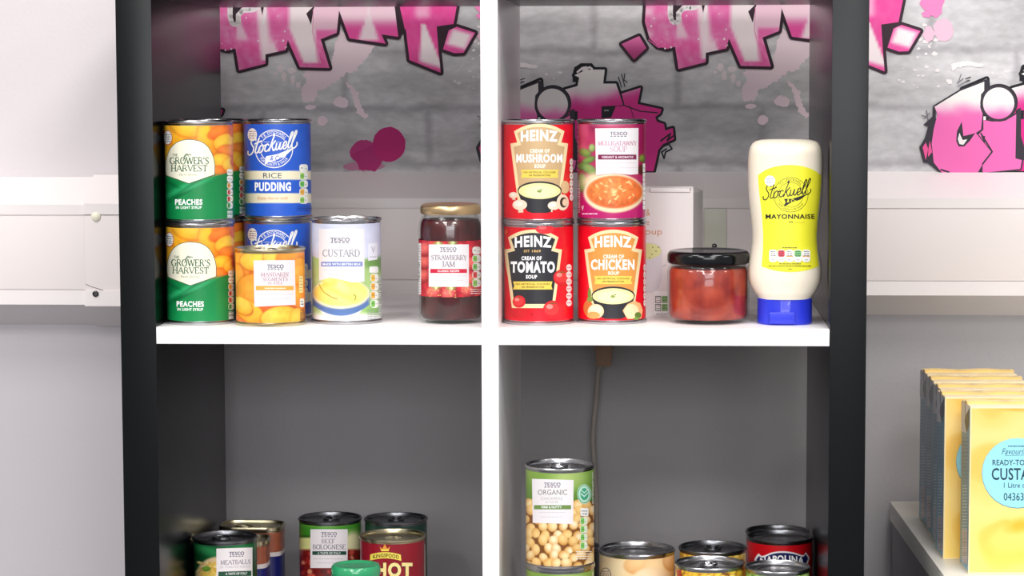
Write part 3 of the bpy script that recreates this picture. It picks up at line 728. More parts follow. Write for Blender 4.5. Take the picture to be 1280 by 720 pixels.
def art_peach(s):
    G = '1d5b3c'; CR = 'f2efd8'
    top = [(208,219),(207,208),(209,196),(214,185),(222,178),(232,175),(240,175),(250,177),(259,183),(265,193),(268,205),(268,218)]
    blob = catmull(top, 4)+[(236,229)]
    s.stroke(blob, 1.5, G, True); s.poly(blob, CR)
    s.serif('THE', 215.5, 192.3, 222.5, 195.2, G); s.serif("GROWER'S", 212, 196.8, 261.5, 205, G, .16, .1); s.stroke([(230,195.5),(233,192),(236,195.5)], .8, G); s.stroke(catmull([(229,201),(231,196),(235,193),(239,194)],4), .9, G)
    s.serif('HARVEST', 213.5, 206.6, 259.5, 214, G, .16, .1); s.text('Farm Stores', 224, 216.6, 247, 219.6, '8d9a80', 0, .3)
    s.text('PEACHES', 219, 249, 253, 256.2, 'ffffff', .035); s.text('IN LIGHT SYRUP', 220, 257.6, 252, 261.2, 'f0fff4', .03)
    s.pills(283.6, 211, 290.6, 261, [None, None, 'e7a03c', 'c9463a', 'c9463a', '4a9a50'][:6], 6); s.barcode(283.5, 262.5, 290.5, 273, 'ffffff', None, 3)
    s.ell(210.2, 172, 5.6, 9.2, 'c9423a'); s.ell(210.2, 172, 4.9, 8.4, 'f8f6ee'); s.micro(206.5, 167, 214, 178, '5d6680', 4, 2, 1.1, 2.4)
# measured on the upper can of the front pair
pc = (-.3055, .051, Z0+H)
peach = make_can('peach_can', 'orange and green can of peaches, upper of the front pair beside the black panel', 'can', pc, R, H, bg_peach, art_peach, 'peach cans at the left end of the upper shelf', rot=.5)
for (x, y, z, lab) in ((-.3055, .051, Z0, 'orange and green can of peaches, lower of the front pair beside the black panel'), (-.3055, .126, Z0, 'green and orange can of peaches at the bottom, hidden behind the front peach stack'), (-.3055, .126, Z0+H, 'green and orange can of peaches on the rear stack, a sliver beside the blue can')):
    c = copy_tree(peach); c.location = (x, y, z); c['label'] = lab

# -- rice pudding
def bg_rice(X, Y):
    P = Paint(X, Y, '2b5fcb'); P.mottle(9, .02, 1)
    for a, b in ((213.6, 224.6), (241.6, 253.8)): P.where(np.minimum(Y-a, b-Y), 'efe7c9')
    return P
def stockwell(s, cx, cy, r, x0, y0, x1, y1, rise, ink, out, sub, w=1.7, top_txt=True):
    s.ring(cx, cy, r, r, 1.1, ink, n=44); s.ring(cx, cy, r*.72, r*.72, .9, ink, n=40)
    s.arc_text('T.E. STOCKWELL', cx, cy, r*.86, r*.17, 90, 96, ink, False, .01); s.arc_text('FOR QUALITY & VALUE', cx, cy, r*.86, r*.16, -90, 110, ink, True, .01)
    s.micro(cx-r*.5, cy-r*.42, cx-r*.2, cy-r*.30, ink, 1, 3, .7, 1.5); s.micro(cx+r*.15, cy-r*.42, cx+r*.45, cy-r*.30, ink, 1, 4, .7, 1.5)
    s.script(x0, y0, x1, y1, ink, w, rise, out)
    rb = [(cx-r*.42, cy+r*.40), (cx+r*.2, cy+r*.28), (x1-r*.15, cy-r*.12), (cx+r*.55, cy+r*.42), (cx+r*.1, cy+r*.62), (cx-r*.32, cy+r*.72), (cx-r*.5, cy+r*.85)]
    s.poly(rb, ink); s.text('& Co.', cx-r*.2, cy+r*.36, cx+r*.45, cy+r*.62, sub, .01, .2)
def art_rice(s):
    stockwell(s, 342.4, 186, 23.5, 311, 172, 373, 194, 9, 'f4f4ee', '2b5fcb', '2b5fcb')
    s.text('RICE', 329, 216, 352, 222.6, '4a5568', .0); s.text('PUDDING', 318.6, 227.6, 363.6, 239, 'ffffff', .045)
    s.text('Enjoy hot or cold', 322, 245.6, 360, 250.4, 'dd9a6a', .0, .35)
    s.pills(374, 205, 384.6, 255, [None, '8cc85a', '6cbf5c', 'eab04a', '8cc85a'], 5)
    s.rect(390, 157, 392.6, 266, 'e9ecf4'); s.barcode(390.2, 160, 392.4, 240, '2c3c78', None, 9)
    s.micro(371, 257, 390, 264, '1c3f96', 3, 7, .8, 3)
    s.ell(315.8, 168.4, 5.7, 8.2, 'f4f0ea'); s.micro(312, 163, 320, 174, '8a6470', 4, 2, 1.1, 2.4)
cr = (-.2332, .113, Z0+H)
rice = make_can('rice_pudding_can', 'blue can of rice pudding, the upper of the stacked pair', 'can', cr, R, H, bg_rice, art_rice, 'blue rice pudding cans', rot=-.3)
c = copy_tree(rice); c.location = (-.2345, .1135, Z0); c['label'] = 'blue can of rice pudding, the lower one half hidden behind the mandarin can'

# -- mandarin
def bg_mand(X, Y):
    P = Paint(X, Y, 'e8842a')
    for a in [(300,330,14,20,'ffb94a','e8892c',0),(322,326,22,13,'ffd34e','f0a030',0),(345,322,16,11,'ffcf52','ef9d30',5),(368,322,22,12,'f7a040','dd7226',0),(296,352,10,22,'ffc04a','e2812a',0),(315,365,20,22,'ffac3e','e57f28',0),(375,342,12,20,'fdb040','e07c28',0),(299,398,12,14,'f08438','d35f20',0),(372,372,12,16,'f9a23c','df7626',0),(345,386,26,7,'e06a2a','c24e1c',0),
              (312,390,22,12,'ffcc4a','ee9a26',38),(350,396,24,13,'ffd052','f0a42c',-8),(371,397,9,12,'ffc646','ee9828',10),(303,382,14,9,'ffd65a','f2aa30',40)]:
        P.ell(a[0]+.6, a[1]+1, a[2]*1.06, a[3]*1.06, 'c8641c', None, a[6], .12); P.ell(*a[:4], a[4], a[5], a[6], .05)
    return P.mottle(5, .05, 4)
def art_mand(s):
    B4 = [(317,325.5),(368.5,325),(369.5,381),(318,383.5)]
    s.poly(B4, 'e9e4e6'); s.tesco(334, 331, 354.5, 335.6); g = 'b98fa0'
    s.serif('MANDARIN', 326, 340.6, 361, 345.4, g); s.serif('SEGMENTS', 328, 346.8, 360, 351.2, g); s.serif('IN JUICE', 335, 352.4, 353.5, 355.4, g)
    s.rect(320, 357.3, 367, 362.8, 'e9ae4e'); s.micro(331, 359, 357, 361.6, 'fff4e0', 1, 3, 1.2, 3.5); s.micro(321, 366, 367, 369, 'd8d2d6', 1, 5, .8); s.micro(325, 372, 363, 375, 'd8d2d6', 1, 6, .8)
    s.rect(373.5, 345, 378.6, 366, 'f7dc9a', r=1); s.micro(374.2, 346, 378, 365, '9aa06a', 5, 3, 1.2, 1.6); s.rect(374.6, 373, 380, 384, 'f2f2ee', r=1.6); s.micro(375.4, 375, 379, 382, '3c3c3c', 2, 4, 1.4, 1.4)
    s.barcode(374.5, 387, 381, 403, '2a2a2a', None, 4)
make_can('mandarin_can', 'short orange can of mandarin segments in front of the blue cans', 'can', (-.2305, .0382, Z0), .0367, .0795, bg_mand, art_mand, tin=TIN_GOLD, rot=.8)

# -- custard
def bg_cust(X, Y):
    P = Paint(X, Y, 'c9cde6'); P.mix(P.noise(14, 3)*.6, 'e8eaf6')
    P.where(Y-(322+3*np.sin(X/9)), 'a9c983'); P.ell(402, 372, 26, 46, 'b7cf93', 'a6c67c', 10, .1); P.ell(478, 330, 24, 9, '6f9a54', '88b46a', 0, .3); P.ell(470, 396, 18, 14, '8fbf6a', '7ab055', 0, .3)
    P.where(Y-392, 'e9e7e6', 6)
    bx = (X-426)/35.5
    # bowl
    bowl = np.minimum(np.minimum(1-np.abs(bx), (Y-362)/30), (402-26*bx**2-Y)/30); P.where(bowl*30, 'f2f2f0')
    bl = np.minimum(np.minimum(1-np.abs(bx), (Y-(371+14*(1-bx*bx)))/8), (381+14*(1-bx*bx)-Y)/8+0*X); P.where(bl*8, '5977ad')
    P.ell(426, 367, 36, 19, 'f6f2de', 'e9e0c0', 0, .05); P.ell(426, 366, 33.5, 16.5, 'ffeF94'.lower(), 'f2d963', 0, .06, .2, .2)
    P.ell(424, 358, 26, 9, 'fff0a0', 'f6dc62', 38, .3); P.ell(412, 350, 9, 6, 'ffe98a', 'f0cf58', 20, .4); P.mottle(7, .03, 7)
    return P
def art_cust(s):
    s.poly([(398.5,286),(455.5,286),(455.5,352),(440,353),(424,349),(412,347),(399,351)], 'e9e4e6'); s.tesco(413, 297.6, 437, 302.2)
    s.serif('CUSTARD', 403, 312.2, 450, 320.6, '92929f', .15, .08)
    s.rect(401.5, 327.2, 453, 333, '7c8cc6'); s.text('MADE WITH BRITISH MILK', 403.5, 328.8, 451, 331.6, 'ffffff', .02); s.micro(405, 336, 448, 339, 'd0d0dc', 1, 3, .8); s.micro(411, 342, 439, 345, 'cfcfdc', 1, 4, .8)
    s.stroke(catmull([(399,355),(404,364),(414,371),(422,374)], 5), .9, 'b98f3c'); s.stroke(catmull([(442,368),(445,371),(443,375)], 4), 1, '8f8a3c')
    s.poly([(460,304.5),(471.4,303.5),(471.4,324.5),(460,326)], 'e4e6f0'); s.text('V', 464, 308, 468.5, 316, '9aa4b8'); s.micro(462, 320, 470, 322, '77808c', 1, 3, .7)
    s.rect(461.4, 333, 472.6, 341, 'eef0ee', r=2); s.pills(463, 342, 472.6, 385, ['e8c04c', 'e8b04a', 'e8b04a', '7cc45a'], 4); s.barcode(472.8, 345, 476.6, 396, '4c5a4c', 'dfe8dc', 4); s.micro(459, 386, 472, 400, '8f9a9a', 5, 6, .8, 2)
make_can('custard_can', 'pale can of custard with a yellow bowl picture, alone between mandarins and jam', 'can', (-.1542, .063, Z0), .0369, .1085, bg_cust, art_cust, rot=.2)

# -- heinz style soup cans
CREAM = 'f3dfae'
def keystone(tl, arc, tr, nr, fr, br, bl, fl, nl):
    return catmull([tl, ((tl[0]*.55+arc[0]*.45), arc[1]+(tl[1]-arc[1])*.28), arc, ((tr[0]*.55+arc[0]*.45), arc[1]+(tr[1]-arc[1])*.28), tr], 4)+[nr, fr, br, bl, fl, nl]
def heinz(s, cx, y0, fill, est=False, low=0):
    """keystone: cx centre, y0 arch crown"""
    o_ = keystone((cx-31.5, y0+9.5), (cx, y0), (cx+31.5, y0+9.5), (cx+27.5, y0+23.5), (cx+36, y0+25), (cx+26.5, y0+98+low), (cx-26.5, y0+98+low), (cx-36, y0+25), (cx-27.5, y0+23.5))
    i_ = keystone((cx-27.5, y0+12), (cx, y0+4), (cx+27.5, y0+12), (cx+22.5, y0+26.5), (cx+31.8, y0+29), (cx+23.5, y0+93+low), (cx-23.5, y0+93+low), (cx-31.8, y0+29), (cx-22.5, y0+26.5))
    s.poly(o_, CREAM); s.poly(i_, fill)
    def w(x, y):
        t = (x-cx)/24; return (x, y+2.6*t*t*(1.2-(y-y0)/30))
    s.text('HEINZ', cx-23, y0+7.4, cx+23, y0+21.6, 'ffffff', .042, 0, w)
def ribbon(s, cx, y, w=25):
    s.poly([(cx-w, y), (cx+w, y), (cx+w-1.5, y+5), (cx+w, y+10), (cx-w, y+10), (cx-w+1.5, y+5)], 'efd25c'); s.text('NO ARTIFICIAL COLOURS', cx-w+3.5, y+2, cx+w-3.5, y+4.4, '5b4a1c', .02); s.text('OR PRESERVATIVES', cx-w*.58, y+5.8, cx+w*.58, y+8.2, '5b4a1c', .02)
def soup_bowl(s, cx, cy, rx=27, ry=11.5, body=29):
    s.poly([(cx-rx+.5, cy+2), (cx-rx*.8, cy+ry+4), (cx-rx*.55, cy+body-2), (cx-rx*.35, cy+body), (cx+rx*.35, cy+body), (cx+rx*.55, cy+body-2), (cx+rx*.8, cy+ry+4), (cx+rx-.5, cy+2)], '2b2b30')
    s.ell(cx, cy, rx, ry, '2e2e33'); s.ell(cx, cy+.8, rx-1.3, ry-1.5, 'efe6a4'); s.ell(cx+1, cy+1.5, rx*.75, ry*.62, 'f4ecb6')
    for a, b in ((-1, 0), (1, 1), (2, -1), (0, 2), (-2, 1.5)): s.ell(cx+a, cy+b, 1.5, .8, '7d9a3c')
def bg_red(X, Y):
    P = Paint(X, Y, 'e01026'); P.mottle(10, .03, 2); return P
def gda(s, x0, x1, y0, y1):
    H_ = (y1-y0)/6
    for i in range(6): s.ell((x0+x1)/2, y0+H_*(i+.5), (x1-x0)/2, H_*.48, 'f0e6e4'); 
    s.micro(x0+1, y0, x1-1, y1, 'b0303a', 6, 3, 1, 1.5)
def mushroom(s, x, y, r, flip=1):
    s.poly([(x-r*.3, y), (x+r*.35, y), (x+r*.5*flip, y+r*1.05), (x-r*.2, y+r*1.1)], 'e6cdae'); s.ell(x, y, r, r*.72, 'f1dcc4'); s.ell(x-r*.2, y-r*.15, r*.6, r*.4, 'fbeee0')
def art_mush(s):
    heinz(s, 674, 154.5, 'ccac80')
    s.text('CREAM OF', 662.5, 186.2, 687, 191, 'fff6e6', .04); s.text('MUSHROOM', 645.5, 192.5, 703, 203.4, 'ffffff', .04); s.text('SOUP', 668, 205.2, 682, 210, 'fff6e6', .04)
    ribbon(s, 674.6, 212.2, 23.5); s.ell(706, 234, 5.5, 8, 'd9b98c'); soup_bowl(s, 674.5, 238, 27.5, 11.5, 28)
    mushroom(s, 642, 244, 5.5); mushroom(s, 650, 256, 9); mushroom(s, 692, 257, 7.5, -1); s.ell(703, 253, 7.5, 10, 'efd9be'); s.ell(704, 253, 4.5, 6.5, '3c2c26'); s.ell(705.5, 253, 3, 4.5, 'e9cfae')
    gda(s, 711.4, 715.8, 198, 251)
def art_tom(s):
    s.ell(650, 386, 13, 13, 'c91423')
    heinz(s, 666.5, 287, '2f2f34')
    s.text('EST', 655, 312.3, 662, 315.4, 'd8b26a', .03); s.text('1869', 665, 312.3, 676, 315.4, 'd8b26a', .03)
    s.text('CREAM OF', 652, 320.3, 677, 325.3, 'ffffff', .04); s.text('TOMATO', 638.6, 326.6, 693.5, 341, 'ffffff', .05); s.text('SOUP', 657.4, 343.6, 671.4, 348.4, 'ffffff', .04)
    ribbon(s, 666, 351.8, 24.5)
    s.ell(681, 286.5, 11.5, 6, 'e0303a'); s.ell(678, 284.5, 5, 2.2, 'f0686a')
    def tomato(x, y, r):
        s.ell(x, y, r, r*.96, 'd31f2c'); s.ell(x-r*.1, y-r*.1, r*.75, r*.68, 'e23a3c'); s.ell(x-r*.3, y-r*.32, r*.35, r*.25, 'f58f86')
        for a in (200, 250, 290, 340): s.stroke([(x, y-r*.62), (x+r*.45*math.cos(math.radians(a)), y-r*.62+r*.3*math.sin(math.radians(a))+1)], .7, '55602a')
    tomato(649, 377, 8); tomato(702, 347, 10.5); tomato(690.5, 387, 11.8); s.ell(633.5, 290, 2, 3, 'e0602a')
    gda(s, 707.2, 714, 330, 383); s.text('V', 662.5, 391, 667, 395, 'a01020', .03)
def art_chick(s):
    heinz(s, 766.5, 287, 'e29a4c'); s.micro(757, 312, 777, 315, 'd8a03c', 1, 3, 1.2, 2.5)
    s.text('CREAM OF', 754, 318.2, 780, 323.3, 'fff2e0', .04); s.text('CHICKEN', 738.6, 324.2, 793, 337.4, 'ffffff', .04); s.text('SOUP', 760, 339.2, 774, 343.6, 'fff2e0', .04)
    ribbon(s, 766.5, 345, 23.5); s.ell(735.5, 385, 6, 10, 'c8743c'); s.ell(737, 368, 2, 8, '6a8a38'); s.ell(738, 374, 4, 3, '7b9a44')
    soup_bowl(s, 766.5, 369.5, 27, 11.5, 29)
    s.ell(745, 389, 10, 9, 'efd3a4'); s.ell(745, 387, 7, 6, 'f8e6c2'); s.ell(742, 394, 8, 4.5, 'd9a05c'); s.poly([(778,388),(784,380),(792,376),(800,379),(803,388),(801,398),(784,399)], 'e9b47c'); s.ell(789, 389, 9, 9, 'f4d9ac'); s.ell(797, 394, 4, 4, '5f7c34'); s.ell(795, 398, 3, 2, '7a9a44')
    gda(s, 803.8, 806.6, 330, 383)
tomc = (.0465, .0625, Z0)
make_can('tomato_soup_can', 'red can of cream of tomato soup with a black keystone label panel', 'can', tomc, .0370, H, bg_red, art_tom, 'red soup cans beside the white divider')
make_can('mushroom_soup_can', 'red can of cream of mushroom soup stacked on the tomato soup', 'can', (.0462, .0625, Z0+H), .0370, H, bg_red, art_mush, 'red soup cans beside the white divider', rot=.3)
make_can('chicken_soup_can', 'red can of cream of chicken soup with an orange keystone label panel', 'can', (.1220, .0735, Z0), .0366, H, bg_red, art_chick, 'red soup cans beside the white divider')
def bg_mull(X, Y):
    P = Paint(X, Y, 'b02c5c')
    for a in [(730,165,10,20,'c8587a','b23a62',0),(742,156,6,14,'8c1c4c','a02c58',0),(765,153,26,6,'d87c94','c45c7c',0),(800,170,6,26,'a0205a','8c184c',0),(728,190,10,14,'d06884','a83860',0)]: P.ell(*a[:4], a[4], a[5], 0, .5)
    for a in [(731,191,8,5,'8cae5a','55843c',20),(736,200,9,4,'7aa04c','4c7a34',-20),(729,208,8,5,'6f9a48','446e30',0),(737,212,10,6,'88a860','5c8040',30),(727,228,7,12,'94ae6c','61883e',0),(740,185,4,5,'a4c078','6c9448',0),(802,212,5,6,'5c3024','3c2018',0),(803,198,4,5,'8a9a3c','4c6428',0)]: P.ell(*a[:4], a[4], a[5], a[6], .25)
    P.where(Y-248, 'b81c6a', 6); P.ell(744, 228, 16, 12, 'ead8b4', 'd0b088', 0, .3)
    P.ell(767.5, 241.5, 38, 24.5, 'fbf0d8', 'ecd6ac', 0, .04); P.ell(768, 240, 35, 20.5, 'f08a48', 'df6a34', 0, .05)
    w = np.clip((1-np.sqrt(((X-768)/34)**2+((Y-240)/20)**2))*8, 0, 1); P.mottle(3.2, .14, 6, w)
    rd = random.Random(3)
    for i in range(26):
        a, r_ = rd.uniform(0, 6.28), rd.uniform(0, .85); P.ell(768+33*r_*math.cos(a), 240+19*r_*math.sin(a), rd.uniform(1.5, 3.6), .9, 'f8cf8c', None, rd.uniform(-60, 60), .3)
    return P
def art_mull(s):
    s.poly([(744,160.5),(798,160),(797.6,217.5),(788,218.5),(768,216.5),(745,219)], 'e9e4e6'); s.tesco(762.5, 165, 784, 169.2); g = 'c68fa8'
    s.serif('MULLIGATAWNY', 747.6, 176.4, 796, 181.6, g); s.serif('SOUP', 762, 183, 784, 189.4, 'c9a3b8'); s.rect(747.6, 193.2, 795.4, 199.4, '7c1c4c'); s.text('VIBRANT & AROMATIC', 752, 195, 792, 197.8, 'f4e4ec', .02)
    s.micro(749, 202, 796, 205, 'dccfd6', 1, 3, .8); s.micro(749, 208, 796, 211, 'dccfd6', 1, 4, .8)
    s.barcode(719.8, 225, 725.6, 266, 'f6e6ee', None, 4); s.micro(720.4, 150, 723.4, 222, 'e8b8cc', 12, 3, 1.6, 2.2); s.text('V', 727, 257, 730, 263, 'ffffff', .02); s.micro(728, 266, 748, 268.5, 'ffd8ec', 1, 3, 1.3, 4); s.pills(803.2, 204, 806.2, 262, [None]*5, 5)
make_can('mulligatawny_soup_can', 'magenta can of mulligatawny soup stacked on the chicken soup', 'can', (.1216, .0735, Z0+H), .0363, H, bg_mull, art_mull, rot=-.4)

# ------------------------------------------------------------------ jars
def thin_glass(name):
    mt = bpy.data.materials.new(name); mt.use_nodes = True; nt = mt.node_tree; nt.nodes.remove(nt.nodes['Principled BSDF']); L = nt.links.new
    out = nt.nodes['Material Output']; tr_ = nt.nodes.new('ShaderNodeBsdfTransparent'); gl = nt.nodes.new('ShaderNodeBsdfGlossy'); gl.inputs['Roughness'].default_value = .03
    tr_.inputs[0].default_value = (.97, .985, .98, 1)
    lw = nt.nodes.new('ShaderNodeLayerWeight'); lw.inputs[0].default_value = .5; pw = nt.nodes.new('ShaderNodeMath'); pw.operation = 'POWER'; pw.inputs[1].default_value = 4.5; L(lw.outputs['Facing'], pw.inputs[0])
    fr = nt.nodes.new('ShaderNodeMath'); fr.operation = 'MULTIPLY_ADD'; L(pw.outputs[0], fr.inputs[0]); fr.inputs[1].default_value = .6; fr.inputs[2].default_value = .03; mx = nt.nodes.new('ShaderNodeMixShader')
    L(fr.outputs[0], mx.inputs[0]); L(tr_.outputs[0], mx.inputs[1]); L(gl.outputs[0], mx.inputs[2]); L(mx.outputs[0], out.inputs[0]); return mt
GLASS = thin_glass('clear_glass')
def jam_mat(name, c, c2, scale, rough=.18, coat=1.):
    mt = bpy.data.materials.new(name); mt.use_nodes = True; nt = mt.node_tree; b = nt.nodes['Principled BSDF']; L = nt.links.new
    tc = nt.nodes.new('ShaderNodeTexCoord'); n = nt.nodes.new('ShaderNodeTexNoise'); n.inputs['Scale'].default_value = scale; n.inputs['Detail'].default_value = 4
    cr_ = nt.nodes.new('ShaderNodeValToRGB'); cr_.color_ramp.elements[0].position = .35; cr_.color_ramp.elements[1].position = .7
    cr_.color_ramp.elements[0].color = (*lin(rgb(c)), 1); cr_.color_ramp.elements[1].color = (*lin(rgb(c2)), 1)
    L(tc.outputs['Object'], n.inputs['Vector']); L(n.outputs['Fac'], cr_.inputs[0]); L(cr_.outputs[0], b.inputs['Base Color'])
    b.inputs['Roughness'].default_value = rough; b.inputs['Coat Weight'].default_value = coat; b.inputs['Coat Roughness'].default_value = .03
    return mt
jc = (-.0452, .0640, Z0); JR = .0334
jam = thing('jam_jar', 'tall dark red jar of strawberry jam with a gold lid beside the white divider', 'jar', jc)
prof = [(.001, .0015), (JR-.006, .0012), (JR-.0035, .0), (JR-.001, .002), (JR, .006), (JR-.0004, .010), (JR-.0004, .100), (JR-.0012, .105), (JR-.0035, .1095), (JR-.0060, .1125), (JR-.0060, .1165), (JR-.0072, .1165), (JR-.0072, .113)]
inner = [(JR-.0048, .1085), (JR-.0026, .104), (JR-.0018, .099), (JR-.0018, .008), (JR-.004, .0042), (.001, .0038)]
lathe('glass', prof+inner, GLASS, jam, 96)
lathe('jam', [(.001, .0042), (JR-.0042, .0046), (JR-.0020, .0084), (JR-.0020, .0985), (JR-.0028, .1035), (JR-.0046, .1072), (.001, .1074)], jam_mat('strawberry_jam', '36040c', '5c0a16', 60, .3, 0), jam, 96)
LIDG = mat('gold_lacquer', 'd8b98c', .3, metal=.85)
lathe('lid', [(JR-.0046, .1135), (JR-.0028, .1128), (JR-.0020, .1140), (JR-.0019, .1180), (JR-.0022, .1205), (JR-.0034, .1222), (JR-.0056, .1232), (JR-.009, .1230), (JR-.0105, .1222), (.001, .1220)], LIDG, jam, 96)
def bg_jam(X, Y):
    P = Paint(X, Y, 'c02438'); P.mottle(5, .2, 2)
    rd = random.Random(9)
    for i in range(60):
        x, y = rd.uniform(522, 606), rd.uniform(303, 373); P.ell(x, y, rd.uniform(4, 7), rd.uniform(5, 8), rd.choice(['e8434c', 'dc3440', 'f0605c']), 'a81828', rd.uniform(-40, 40), .12)
    for x, y in ((528,345),(530,328),(531,312),(592,330),(592,350),(543,366),(562,368),(586,363)): P.ell(x, y, 10.5, 9, 'f4766c', '8c1020', 0, .08)
    P.c = np.clip(P.c, 0, 1)
    for x, y in ((545,359),(564,360),(583,356),(548,304.5),(566,303.5),(596,349)): P.ell(x, y, 6, 2, 'a8b85c', '7a9040', 0, .4); P.ell(x, y, 2, 3.4, 'd4dca0', None, 0, .4)
    return P.mottle(1.6, .06, 3)
def seeds(s):
    rd = random.Random(4); q = []
    for cx, cy in ((543,366),(562,368),(586,363)):
        for i in range(12):
            x, y = cx+rd.uniform(-9, 9), cy+rd.uniform(-5, 5)
            if y < 372.5: q.append(ellipse(x, y, .5, .8, 6))
    s._add(q, 'f6c878')
jl_ = picture_cyl('paper_label', jc, JR+.0001, .0285, .0862, bg_jam, jam)
s = Sheet(CylSurf(jc, JR+.0001)); seeds(s)
s.rect(536, 305.5, 586, 358.5, 'e9e4e6'); s.tesco(550, 309.5, 570.5, 313.6); s.serif('STRAWBERRY', 539, 319, 583.5, 325, '9c949c'); s.serif('JAM', 552, 326.6, 569, 333.6, '968c96')
s.rect(538, 336.2, 583.6, 341.2, 'cf2442'); s.text('CLASSIC RECIPE', 547, 337.6, 574, 340, 'ffffff', .02); s.micro(541, 343.4, 582, 346, 'd8cfd4', 1, 3, .8); s.micro(543, 349, 579, 352, 'd8cfd4', 1, 4, .8)
s.rect(521, 304, 526.5, 368, 'f3eef0'); s.barcode(522.5, 328, 525.4, 352, '2a2428', None, 5); s.micro(522.3, 354, 526, 367, '8a7f84', 4, 3, .8, 1.6); s.micro(522.3, 306, 526, 326, '8a7f84', 6, 3, .8, 1.6)
s.pills(590.2, 308, 600.5, 359, [None, '8cc85a', '7cc060', 'd84848', '8cc85a'], 5); s.micro(588, 360.5, 601, 368, 'fbe9ec', 3, 7, .9, 3)
s.build('label_print', jl_)

# salsa jar
sc_ = (.2222, .0720, Z0); SR = .0426
sal = thing('salsa_jar', 'squat glass jar of red sauce with a black lid between soup and mayonnaise', 'jar', sc_)
def pane(cx, cy):
    a = math.atan2(cy, cx); k = 1-.010*(1-abs(math.cos(6*a))**.5); return cx*k, cy*k
so = [(.001, .0015), (SR-.007, .0012), (SR-.004, 0), (SR-.0012, .002), (SR, .006), (SR, .053), (SR-.0008, .0565), (SR-.0035, .0600), (SR-.0042, .0625), (SR-.0042, .0655), (SR-.0054, .0655), (SR-.0054, .061)]
si = [(SR-.0040, .0572), (SR-.0020, .0535), (SR-.0020, .008), (SR-.0045, .0044), (.001, .004)]
lathe('glass', so+si, GLASS, sal, 120, shape=pane)
lathe('sauce', [(.001, .0044), (SR-.0047, .0048), (SR-.0023, .0084), (SR-.0023, .0530), (SR-.0042, .0568), (.001, .0570)], jam_mat('red_salsa', '8c1a0c', 'c04424', 48, .4, 0), sal, 120, shape=pane)
BL = mat('black_lacquer', '0c0e12', .16)
lathe('lid', [(SR-.0044, .0625), (SR-.0016, .0612), (SR-.0004, .0622), (SR, .0640), (SR, .0690), (SR-.0006, .0715), (SR-.0022, .0736), (SR-.0050, .0746), (SR-.0075, .0744), (SR-.0100, .0736), (.001, .0736)], BL, sal, 120)

# ------------------------------------------------------------------ mayonnaise bottle
mc = Vector((.3005, .0600, Z0))
PPM = 1224.
def bz(py): return (406.-py)/PPM*1.003
WP = [(374,33.5),(371,34.5),(367,38),(361,41.5),(354,44.6),(346,46.2),(338,46.3),(328,45.2),(316,43),(304,41.3),(292,41.2),(280,42),(266,43.8),(250,45.6),(234,46.6),(218,47.1),(204,47.2),(192,46.4),(185,44.8),(180,41.8),(177,37.5),(175.4,31),(174.8,22),(174.6,10)]
WZ = np.array([bz(p[0]) for p in WP]); WX = np.array([p[1]/PPM for p in WP])
def wid(z): return float(np.interp(z, WZ, WX))
def dep(z):
    w = wid(z); base = .0285 if z > .045 else .0285-(.045-z)*.12
    top = max(0, z-.178); return max(.004, min(w*.9, base*(1-min(1, (top/.0125))**2.2*.75)))
NEXP = 2.35
def mayo_front(x, z):
    a, b = wid(z), dep(z); t = min(.999, abs(x/a)); return -b*(1-t**NEXP)**(1/NEXP)
mayo = thing('mayonnaise_bottle', 'upside-down squeezy mayonnaise bottle with yellow label and blue cap', 'bottle', mc)
V = []; F = []; n = 80
zs = list(np.linspace(WZ[0], .176, 62))+[float(z) for z in WZ if z > .1765]
for z in zs:
    a, b = wid(z), dep(z)
    for k in range(n):
        th = 2*math.pi*k/n; c, s_ = math.cos(th), math.sin(th)
        V.append((a*math.copysign(abs(c)**(2/NEXP), c), b*math.copysign(abs(s_)**(2/NEXP), s_), z))
for i in range(len(zs)-1):
    for k in range(n): F.append((i*n+k, i*n+(k+1) % n, (i+1)*n+(k+1) % n, (i+1)*n+k))
F += [tuple(range(n))[::-1], tuple(range((len(zs)-1)*n, len(zs)*n))]
link('bottle_body', V, F, mat('cream_mayonnaise_plastic', 'f3ead6', .3, sss=.2, coat=.3), mayo, True, 45)
BLUE = mat('blue_cap_plastic', '2a38c8', .32, coat=.2)
CA = 34.3/PPM
def sup(cx, cy):
    return math.copysign(abs(cx)**(2/2.6), cx), .84*math.copysign(abs(cy)**(2/2.6), cy)
cap_ = lathe('cap', [(.001, .0012), (CA-.003, .0010), (CA-.0012, 0), (CA, .0012), (CA, .0258), (CA-.0010, .0270), (CA-.003, .0272), (.001, .0272)], BLUE, mayo, 96, shape=sup)
o = box('cap_flap', -.0165, .0090, -.0262, -.0225, .0018, .0135, BLUE, cap_, .0008); o['label'] = 'thumb tab of the flip cap'
s = Sheet(FuncSurf(mc, mc.y-.028, mayo_front), .00002, .00012, 4.)
Y_ = 'f0ec3a'
lab = catmull([(947.5,219),(958,212),(972,207.6),(987,206.2),(1002,207.6),(1016,212),(1026.5,219)], 4)+[(1026.6,226),(1025,245),(1022,270),(1020.5,295),(1021.5,315),(1023.5,333)]+catmull([(1023.5,333),(1008,338),(988,340.2),(968,338),(952,333)], 3)[1:]+[(953.5,315),(954,295),(952.5,270),(949.5,245),(947.8,226)]
s.poly(lab, Y_, 4)
K = '23231c'
s.ring(988.5, 243.5, 21.5, 21.5, .6, K, n=44); s.ring(988.5, 243.5, 15.5, 15.5, .5, K, n=36)
s.arc_text('T.E. STOCKWELL', 988.5, 243.5, 18.5, 3, 90, 92, K); s.arc_text('FOR QUALITY & VALUE', 988.5, 243.5, 18.5, 2.6, -90, 108, K, True)
